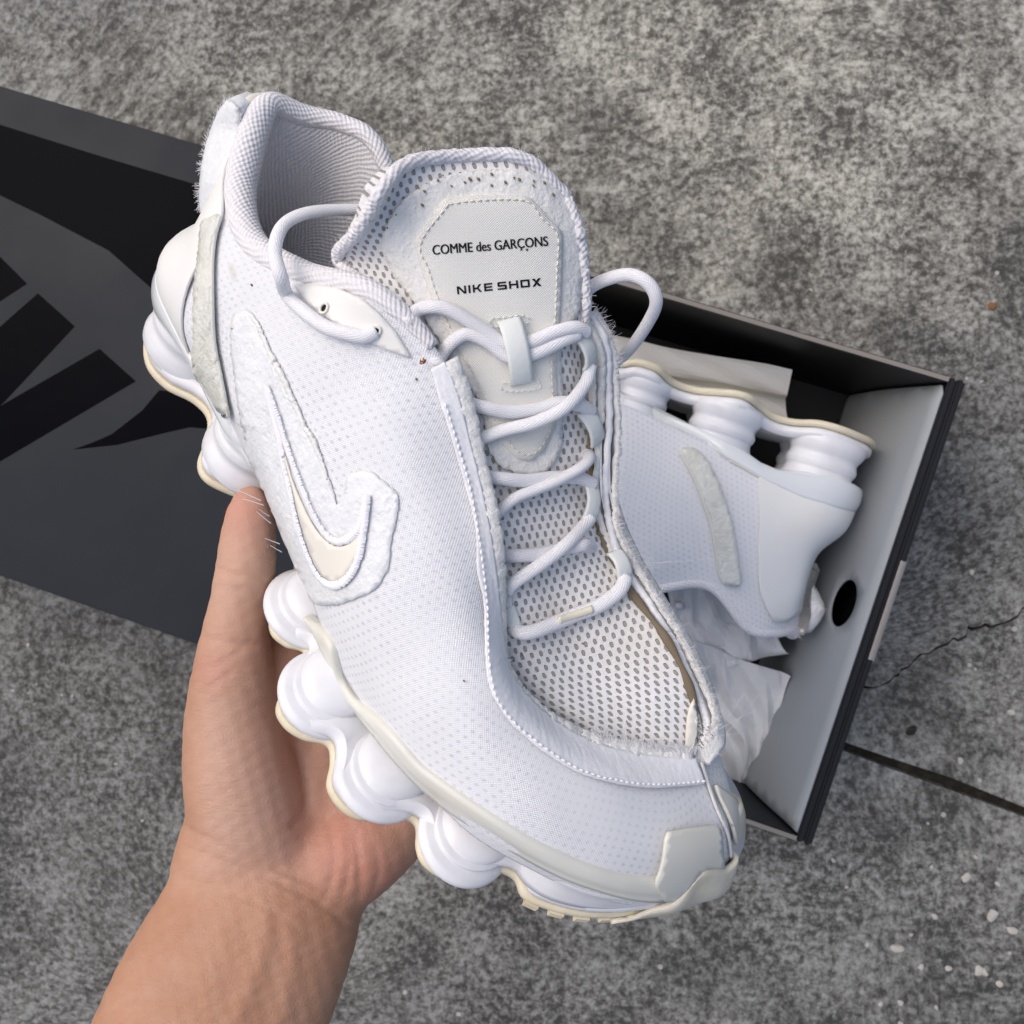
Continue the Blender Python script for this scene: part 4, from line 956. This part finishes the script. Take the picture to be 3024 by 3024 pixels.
def sheet(name, polys, z, mat, parent=None, drop=None):
    V = []; F = []
    for p in polys:
        V2, f = cdt([p], 0, False); o = len(V); V += [(a, b, z) for a, b in V2]; F += [tuple(i + o for i in q) for q in f]
    return mk(name, V, F, mat, parent, smooth=False)
def bevel_poly(name, poly, th, mat, parent):
    """concrete pane: top face plus walls going down"""
    V2, f = cdt([poly], 0, False)
    V = [(a, b, 0) for a, b in V2]; F = []
    for q in f:
        c = np.cross(np.array(V[q[1]]) - np.array(V[q[0]]), np.array(V[q[2]]) - np.array(V[q[0]]))[2]; F.append(q if c > 0 else q[::-1])
    n = len(poly); o = len(V); V += [(p[0], p[1], 0) for p in poly] + [(p[0], p[1], -th) for p in poly]
    F += [(o + i, o + (i + 1) % n, o + n + (i + 1) % n, o + n + i) for i in range(n)]
    return mk(name, V, F, mat, parent, smooth=False)
ground = bpy.data.objects.new('ground', None); COL.objects.link(ground); ground['kind'] = 'structure'
hw = .42
Ju = [p + jn * hw * (1 + .25 * math.sin(i * 2.1)) for i, p in enumerate(J)]; Jd = [p - jn * hw * .6 for p in J]
Big = 400
gap = .10
ck_u = [tuple(p + np.array([0, g_])) for p, g_ in zip(ck, rng.uniform(.02, .16, len(ck)))]; ck_d = [tuple(p - np.array([0, g_])) for p, g_ in zip(ck, rng.uniform(.02, .12, len(ck)))]
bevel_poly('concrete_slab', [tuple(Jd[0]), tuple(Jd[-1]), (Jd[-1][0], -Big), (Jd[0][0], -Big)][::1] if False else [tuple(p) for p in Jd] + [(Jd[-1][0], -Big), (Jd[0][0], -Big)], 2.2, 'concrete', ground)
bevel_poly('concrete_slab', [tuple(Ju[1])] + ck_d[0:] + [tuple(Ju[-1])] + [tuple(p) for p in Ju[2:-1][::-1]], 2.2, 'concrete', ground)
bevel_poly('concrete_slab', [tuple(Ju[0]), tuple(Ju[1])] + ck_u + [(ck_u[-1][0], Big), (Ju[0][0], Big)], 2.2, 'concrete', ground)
mk('joint_bed', [(-Big, -Big, -1.0), (Big, -Big, -1.0), (Big, Big, -1.0), (-Big, Big, -1.0)], [(0, 1, 2, 3)], 'joint_dirt', ground, smooth=False)
def stone(name, px, py, r, mat, flat=.45, parent=None, rot=0, el=1.3):
    bm = bmesh.new(); bmesh.ops.create_icosphere(bm, subdivisions=2, radius=1); cutd = [(unit(rng.normal(0, 1, 3) * np.array([1, 1, .3])), rng.uniform(.55, .85)) for _ in range(7)]
    for v in bm.verts:
        for d_, l_ in cutd:
            e_ = v.co.dot(Vector(d_)) - l_
            if e_ > 0: v.co -= Vector(d_) * e_
        v.co = Vector((v.co.x * r * el, v.co.y * r, v.co.z * r * flat)) * CM
    me = bpy.data.meshes.new(name); bm.to_mesh(me); bm.free(); me.materials.append(M[mat])
    o = put(name, me, parent); p = at(px, py, 0); o.location = (p[0] * CM, p[1] * CM, .0004 - .1 * r * CM * flat); o.rotation_euler = (0, 0, rot if rot else rng.uniform(0, 6)); return o
for (x, y, r) in ((2930,2705,.42),(2650,2800,.36),(2890,2865,.34),(2852,2592,.30),(2835,2245,.20),(2990,2745,.30),(2905,2870,.26),(2720,2855,.2),(2700,2150,.2),(2985,2105,.26),(2760,2705,.22),(2560,2790,.16),(2945,2610,.17),(2800,2860,.2),(2660,2960,.2),(2600,2965,.16),(2950,2905,.22),(2880,2530,.14),(2750,2560,.14),(2460,2540,.13),(130,2240,.0),(85,1905,.16),(2870,1690,.16),(2500,2620,.12),(2690,2760,.13),(2765,2975,.15)):
    if r: stone('aggregate_stone', x, y, r, 'aggregate', .35, ground)
for (x, y, r, lab) in ((2930,905,.28,'tiny rust brown leaf crumb on the light concrete beyond the tray'),(2345,1905,.0,'')):
    if r:
        o = stone('leaf_crumb', x, y, r, 'leaf_bit', .25); tag(o, lab, 'debris'); o.location.z = .0006
o = stone('grit_chip', 2690, 2155, .32, 'joint_dirt', .35); tag(o, 'dark brown grit lump beside the slab joint', 'debris'); o.location.z = .0006

# ------------------------------------------------------------------ drawer box: sleeve and tray
BA = math.radians(-17.8); E1 = np.array([math.cos(BA), math.sin(BA)]); E2 = np.array([-math.sin(BA), math.cos(BA)])
EC = np.array([14.0, -5.4])
def bx(x, y, z):                       # x from the open tray end back into the sleeve, y across
    p = EC - E1 * x + E2 * y; return (p[0], p[1], z)
def inv(px, py, z):
    p = at(px, py, z)[:2] - EC; return -(p @ E1), p @ E2
def prism(name, prof, x0, x1, mat, parent, n=1, smooth=False, caps=True):
    """profile in (y,z), swept along the box length"""
    V = []; m = len(prof)
    for x in np.linspace(x0, x1, n + 1): V += [bx(x, a, b) for a, b in prof]
    F = [(i * m + k, i * m + (k + 1) % m, (i + 1) * m + (k + 1) % m, (i + 1) * m + k) for i in range(n) for k in range(m)]
    if caps: F += [tuple(range(m))[::-1], tuple(n * m + k for k in range(m))]
    return mk(name, V, F, mat, parent, smooth=smooth)
def box_(name, x0, x1, y0, y1, z0, z1, mat, parent, bev=0):
    V = [bx(x, y, z) for z in (z0, z1) for x, y in ((x0, y0), (x1, y0), (x1, y1), (x0, y1))]
    o = mk(name, V, [(0,1,2,3)[::-1], (4,5,6,7), (0,1,5,4), (1,2,6,5), (2,3,7,6), (3,0,4,7)], mat, parent, smooth=False)
    bm = bmesh.new(); bm.from_mesh(o.data); bmesh.ops.recalc_face_normals(bm, faces=bm.faces)
    if bev: bmesh.ops.bevel(bm, geom=bm.edges[:], offset=bev * CM, segments=2, affect='EDGES')
    bm.to_mesh(o.data); bm.free(); return o
SX, SH = 27.5, 13.2
sleeve = bpy.data.objects.new('box_sleeve', None); COL.objects.link(sleeve); tag(sleeve, 'black shoe box sleeve with glossy dark printed shapes and a painted dark reflection band, lying flat on the concrete', 'box')
box_('top_panel', SX, SX + 36, -13.15, 13.15, SH - .3, SH, 'sleeve_black', sleeve, .08)
for s_ in (-1, 1): box_('side_panel', SX, SX + 36, min(s_ * 12.84, s_ * 13.14), max(s_ * 12.84, s_ * 13.14), .32, SH - .302, 'sleeve_black', sleeve, .05)
box_('bottom_panel', SX, SX + 36, -13.14, 13.14, .02, .318, 'sleeve_black', sleeve, .05)
def sleeve_shape(poly):
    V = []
    for a, b in poly:                       # keep the shape on the panel
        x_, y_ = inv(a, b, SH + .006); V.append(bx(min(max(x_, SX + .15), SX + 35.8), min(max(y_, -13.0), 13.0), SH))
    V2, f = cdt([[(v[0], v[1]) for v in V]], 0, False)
    return mk('print_reflection_shape', [(a, b, SH + .008) for a, b in V2], f, 'print_reflection_black', sleeve, smooth=False)
sleeve_shape([(-560,200),(-560,180),(0,368),(300,462),(590,548),(800,620),(800,1000),(520,905),(447,852),(321,740),(116,633),(0,577),(-200,500),(-560,400)])  # dark reflection across the sleeve, painted in as a hard-edged black band
sleeve_shape([(-260,560),(0,758),(80,838),(0,890),(-160,1010),(-420,900)])
sleeve_shape([(112,866),(221,964),(14,1186),(-140,1330),(-300,1230)])
sleeve_shape([(294,1030),(401,1126),(0,1363),(-200,1470),(-330,1400),(14,1191)])
sleeve_shape([(214,1328),(270,1308),(330,1282),(420,1212),(470,1152),(530,1160),(600,1200),(660,1270),(560,1262),(489,1278),(345,1314)])
tray = bpy.data.objects.new('box_tray', None); COL.objects.link(tray); tag(tray, 'black shoe box drawer pulled out, pale curved end lining with a round pull hole', 'box')
TH = 12.5
box_('floor', .9, 34, -12.4, 12.4, .33, .6, 'tray_black', tray)
for s_ in (-1, 1):
    box_('side_wall', .86, 34, min(s_ * 12.42, s_ * 12.76), max(s_ * 12.42, s_ * 12.76), .33, TH, 'tray_black', tray, .05)
    box_('board_edge', .86, 34, min(s_ * 12.47, s_ * 12.71), max(s_ * 12.47, s_ * 12.71), TH, TH + .03, 'card_edge', tray)
box_('end_wall', .0, .42, -12.76, 12.76, .33, TH + .02, 'tray_black', tray, .12)
box_('end_wall', .44, .84, -12.74, 12.74, .34, TH - .04, 'tray_black', tray, .10)
# pale lining sheet bowed inwards, hole cut through
hx, hy = inv(2492, 1782, 7.0)
def lin(y, q):                         # q 0 top .. 1 bottom
    z = (TH - .1) - q * 11.7; x = .9 + 2.5 * q ** 1.25 + .5 * math.sin(q * math.pi)
    return bx(x, y, z)
best = min((abs((np.array(lin(hy, q)[:2]) - at(2492, 1782, lin(hy, q)[2])[:2]) @ E1), q) for q in np.linspace(0, 1, 200))
hq = best[1]
hy = min((np.linalg.norm(np.array(lin(y, hq)) - at(2492, 1782, lin(y, hq)[2])), y) for y in np.linspace(-10, 10, 400))[1]
ring = [(hy + 1.35 * math.cos(a), hq * 12 + 1.2 * math.sin(a)) for a in np.linspace(0, 2 * math.pi, 40, endpoint=False)]
out_ = resample(np.array([(-12.3, 0), (12.3, 0), (12.3, 12), (-12.3, 12), (-12.3, 0)]), .8)[:-1]
V2, F2 = cdt([out_, ring], .8)
F2 = [f for f in F2 if np.hypot(*(V2[list(f)].mean(0) - np.array([hy, hq * 12])) / np.array([1.35, 1.2])) > .985]
ob = mk('end_lining', [lin(a, b / 12) for a, b in V2], F2, 'tray_lining', tray); solid(ob, .08, 0)
# clear tape torn over the rim
ty0, ty1 = inv(2660, 1655, TH)[1], inv(2590, 1955, TH)[1]
V = []; ny = 40; pr = [(-.05, -1.4), (-.06, -.3), (-.03, .05), (.08, .08), (.22, .075), (.30, .05)]
for i, y in enumerate(np.linspace(ty0, ty1, ny)):
    for (a, b) in pr: V.append(bx(a, y, TH + b + .012 * math.sin(i * 1.7 + a * 9)))
mk('clear_tape', V, grid_faces(ny, len(pr)), 'tape_clear', tray)

# ------------------------------------------------------------------ second shoe: the same build mirrored, lying on its side in the tray
def clone(src, parent):
    for ch in list(src.children):
        c = ch.copy(); COL.objects.link(c); c.parent = parent; clone(ch, c)
shoe2 = bpy.data.objects.new('sneaker', None); COL.objects.link(shoe2); clone(shoe, shoe2)
sc2 = 1.06; anchor = at(2475, 1268, 11.6)
Lx = np.array([-E1[0], -E1[1], .02]); Uz = np.array([-E2[0], -E2[1], .0]); Ny = np.array([0, 0, 1.])
Mx = np.stack([Lx, Ny, Uz], 1) * sc2; off2 = anchor - Mx @ np.array([2.75, 2.9, .2])
m2 = Matrix.Identity(4)
for i in range(3):
    for j in range(3): m2[i][j] = Mx[i, j]
    m2[i][3] = off2[i] * CM
shoe2.matrix_world = m2; shoe2.empty_display_size = .02
tag(shoe2, 'white sneaker lying on its side in the open drawer, heel towards the pale lining', 'sneaker')

# ------------------------------------------------------------------ tissue paper
def crumple(name, pts, z, amp, label, n=40, seed=1, fold=None):
    r2 = np.random.default_rng(seed); P4 = [np.array(at(a, b, zz)) for (a, b), zz in zip(pts, z)]
    V = []; ks = [(r2.normal(0, 1, 2) * 1.2, r2.uniform(0, 6)) for _ in range(7)]
    for i in np.linspace(0, 1, n):
        for j in np.linspace(0, 1, n):
            p = (1 - i) * ((1 - j) * P4[0] + j * P4[1]) + i * ((1 - j) * P4[3] + j * P4[2])
            h = sum(abs(((k[0][0] * i * 3 + k[0][1] * j * 3 + k[1]) % 2) - 1) - .5 for k in ks) / 7
            p = p + np.array([.25 * math.sin(j * 9 + i * 4) , .25 * math.cos(i * 11), h * amp * 2]); V.append(p)
    o = mk(name, V, grid_faces(n, n), 'tissue', None, smooth=False); tag(o, label, 'paper'); return o
crumple('tissue_paper', [(2030,1900),(2330,2010),(2215,2380),(2090,2340)], (7.5, 7, 4, 3.5), 1.1, 'crumpled white tissue paper tucked below the heel of the shoe in the drawer', 36, 4)
crumple('tissue_paper', [(1960,1720),(2250,1780),(2330,1930),(2010,2000)], (8, 7.5, 6.5, 6.5), .8, 'white tissue paper stuffed in the collar of the shoe in the drawer', 30, 9)
crumple('tissue_paper', [(1700,985),(2335,1105),(2330,1260),(1690,1160)], (8.0, 8.0, 4.5, 4.5), .35, 'smooth grey tissue sheet standing between the drawer wall and the sole', 20, 2)
crumple('tissue_paper', [(2520,1380),(2600,1330),(2590,1560),(2520,1600)], (6, 7, 6, 5), .9, 'small tissue scrap wedged between the heel columns and the pale lining', 16, 12)

# ------------------------------------------------------------------ hand and forearm
def pc(px, py, d): return CAMR @ np.array([(px - CPX) / FPX * d, -(py - CPX) / FPX * d, -d]) + CAMP
def sw(x, y, z): return W_R @ np.array([x, y, z]) + W_T
tocam = CAMR @ np.array([0, 0, 1.])
acc = Acc()
def limb(nodes, n=20, flat=1.0, up=None):
    C = np.array([q[0] for q in nodes]); r = np.array([q[1] for q in nodes]); k = len(nodes) * 8
    P = cr(C, k); rr = np.maximum(cr(r[:, None], k)[:, 0], .2)
    # rounded ends
    e0 = unit(P[0] - P[1]); e1 = unit(P[-1] - P[-2]); A = []; B = []
    a = np.linspace(math.pi / 2 * .92, 0, 7)[:-1]
    P2 = np.vstack([[P[0] + e0 * rr[0] * .9 * math.sin(t) for t in a], P, [P[-1] + e1 * rr[-1] * .9 * math.sin(t) for t in a[::-1]]])
    r2 = np.r_[[rr[0] * math.cos(t) for t in a], rr, [rr[-1] * math.cos(t) for t in a[::-1]]]
    V, F, U = tube_data(P2, r2, n, flat, up=up if up is not None else tocam); acc.add(V, F)
limb([(pc(500, 3420, 33.5), 4.2), (pc(600, 3120, 34.4), 4.0), (pc(655, 2960, 35.0), 3.85), (pc(735, 2790, 35.7), 3.68), (pc(800, 2650, 36.3), 3.45), (pc(850, 2540, 36.9), 3.0)], 28, .66)
# thumb with its ball
limb([(pc(820, 2560, 36.8), 2.0), (pc(745, 2420, 36.4), 2.15), (pc(712, 2280, 36.1), 2.05), (pc(694, 2120, 35.8), 1.78), (pc(690, 1985, 35.4), 1.45), (pc(697, 1870, 35.2), 1.2), (pc(710, 1780, 35.2), 1.07), (pc(724, 1690, 35.2), 1.06), (pc(733, 1600, 35.3), 1.0), (pc(738, 1530, 35.3), .9), (pc(742, 1485, 35.4), .72)])
limb([(pc(700, 2660, 36.2), 2.5), (pc(700, 2560, 36.2), 2.35), (pc(715, 2440, 36.2), 2.1)], 20, .8)
# heel of the hand on the little finger side
limb([(pc(880, 2620, 36.6), 1.9), (pc(985, 2560, 36.7), 1.85), (pc(1080, 2490, 36.9), 1.8), (pc(1170, 2400, 37.3), 1.6), (sw(20.3, -1.2, -1.9), 1.2)])
mc = {'index': (14.0, -2.6, -2.0), 'middle': (16.0, -1.6, -1.75), 'ring': (18.2, -1.0, -1.65), 'little': (20.3, -.9, -1.6)}
for k, (p0, r0) in {'index': (pc(790, 2450, 36.8), 1.7), 'middle': (pc(850, 2500, 37.2), 1.75), 'ring': (pc(910, 2520, 37.4), 1.75), 'little': (pc(960, 2540, 37.3), 1.6)}.items():
    m_ = sw(*mc[k]); limb([(p0, r0), (p0 * .5 + m_ * .5 - tocam * .4, 1.5), (m_, 1.12)])
limb([(pc(720, 2250, 36.6), 1.5), (sw(15.2, -4.2, -3.0), 1.3), (sw(14.0, -2.6, -2.0), 1.1)])
for k, pts in {'index': [(13.2,1.6,-1.25),(12.7,4.6,-.9),(12.5,5.45,.9),(12.4,5.3,2.5)], 'middle': [(16.1,3.0,-1.2),(16.1,5.9,-.9),(16.1,6.4,1.1),(16.1,6.1,2.8)], 'ring': [(18.7,3.2,-1.2),(18.8,6.1,-.9),(18.8,6.7,.9),(18.8,6.4,2.5)], 'little': [(21.2,2.4,-1.1),(21.4,5.2,-.95),(21.5,6.5,.2),(21.6,6.6,1.5)]}.items():
    rr = .9 if k != 'little' else .76
    limb([(sw(*mc[k]), 1.08)] + [(sw(*p), rr * f_) for p, f_ in zip(pts, (1.02, .98, .9, .72))], 16)
hm = bpy.data.meshes.new('h'); hm.from_pydata([tuple(v * CM) for v in np.array(acc.V)], [], acc.F); hm.update()
ho = put('h', hm); rm = ho.modifiers.new('r', 'REMESH'); rm.mode = 'VOXEL'; rm.voxel_size = .0012; rm.adaptivity = 0
sm = ho.modifiers.new('s', 'SMOOTH'); sm.factor = .5; sm.iterations = 34
bpy.context.view_layer.update()
me = bpy.data.meshes.new_from_object(ho.evaluated_get(bpy.context.evaluated_depsgraph_get())); bpy.data.objects.remove(ho)
co = np.zeros(len(me.vertices) * 3); me.vertices.foreach_get('co', co); co = co.reshape(-1, 3)
no = np.zeros(len(me.vertices) * 3); me.vertices.foreach_get('normal', no); no = no.reshape(-1, 3)
cc = (co / CM - CAMP) @ CAMR; hp = np.stack([CPX + FPX * cc[:, 0] / -cc[:, 2], CPX - FPX * cc[:, 1] / -cc[:, 2]], 1)
front = np.clip(no @ tocam * 1.5, 0, 1)
disp = np.zeros(len(co))
def fold(path, depth, width):
    p = resample(cr(path, len(path) * 10), 4); d = np.full(len(hp), 1e9)
    for q in p: d = np.minimum(d, np.hypot(hp[:, 0] - q[0], hp[:, 1] - q[1]))
    tt_ = depth * np.exp(-(d / width) ** 2); return tt_
for path, dep, wid in [
    ([(525,2500),(640,2540),(790,2590),(930,2660),(1010,2720),(1060,2760)], .05, 9), ([(540,2440),(660,2500),(800,2560),(950,2620)], .045, 8), ([(500,2580),(620,2620),(760,2670),(880,2740)], .035, 10),
    ([(640,1680),(700,1700),(760,1702),(800,1740)], .06, 8), ([(650,1655),(720,1670),(800,1690)], .035, 7), ([(640,1735),(720,1740),(790,1770)], .03, 7),
    ([(600,1880),(680,1900),(760,1900),(810,1885)], .05, 10), ([(570,1985),(640,1960),(700,1925),(745,1880)], .035, 8), ([(555,2060),(630,2020),(700,1965)], .025, 8),
    ([(870,2440),(905,2380),(900,2290),(870,2200)], .10, 16), ([(960,2650),(985,2570),(980,2480),(960,2420)], .05, 12), ([(1060,2660),(1062,2560),(1050,2460)], .05, 12), ([(1010,2650),(1030,2570),(1025,2470)], .04, 9), ([(1100,2640),(1120,2570),(1110,2500)], .035, 9),
    ([(620,2330),(700,2420),(760,2470)], .02, 8), ([(560,2300),(600,2380),(660,2450)], .02, 8), ([(700,2010),(760,2060),(790,2120)], .02, 7)]:
    disp -= fold(path, dep, wid) * front
for path, dep, wid in [([(790,2700),(770,2820),(720,2960),(690,3030)], .07, 34), ([(860,2720),(860,2850),(830,3000)], .06, 30), ([(660,2760),(600,2900)], .03, 40)]:
    disp += fold(path, dep, wid) * front            # tendons
disp += .012 * np.sin(hp[:, 0] * .11 + hp[:, 1] * .05) * np.sin(hp[:, 1] * .083 - hp[:, 0] * .02)
co2 = co + no * (disp * CM)[:, None]; me.vertices.foreach_set('co', co2.ravel())
fl = np.zeros(len(co))
for (x, y, r, a) in ((630,1975,60,.55),(1010,2490,150,.75),(1100,2560,110,.6),(720,1520,90,.55),(830,2230,90,.35),(770,1900,70,.35),(800,2130,80,.25)):
    fl = np.maximum(fl, a * np.exp(-((hp[:, 0] - x) ** 2 + (hp[:, 1] - y) ** 2) / r ** 2))
tn_ = np.clip((hp[:, 1] - 2470) / 230, 0, 1); tn_ = np.maximum(tn_, np.clip((640 - hp[:, 0]) / 110, 0, .7)); ta_ = me.attributes.new('tan', 'FLOAT', 'POINT'); ta_.data.foreach_set('value', tn_ * tn_ * (3 - 2 * tn_))
at_ = me.attributes.new('flush', 'FLOAT', 'POINT'); at_.data.foreach_set('value', fl)
me.polygons.foreach_set('use_smooth', [True] * len(me.polygons)); me.materials.clear(); me.materials.append(M['skin']); me.update()
person = put('person', me); tag(person, 'bare left hand and forearm, palm up, holding the frayed sneaker from below', 'person')
# thumb nail, seen nearly edge on
nc = pc(672, 1522, 35.55); nx = unit(pc(690, 1560, 35.6) - pc(682, 1460, 35.6)); nz = unit(-CAMR @ np.array([1., 0, 0]) * .9 - tocam * .35); ny_ = np.cross(nz, nx); V = []
for i in np.linspace(-1, 1, 12):
    for j in np.linspace(-1, 1, 9):
        k = math.sqrt(max(0, 1 - (abs(i) ** 3.5)))
        V.append(nc + nx * i * .5 + ny_ * j * .45 * k - nz * (.22 * j * j * k + .08 * i * i))
bh = BVHTree.FromPolygons([Vector(v) / CM for v in co2], [tuple(p.vertices) for p in me.polygons])
V2_ = []
for v in V:
    p, n, i, d = bh.find_nearest(Vector(v)); V2_.append(np.array(p) + np.array(n) * .035)
mk('thumbnail', V2_, grid_faces(12, 9), 'nail', person)
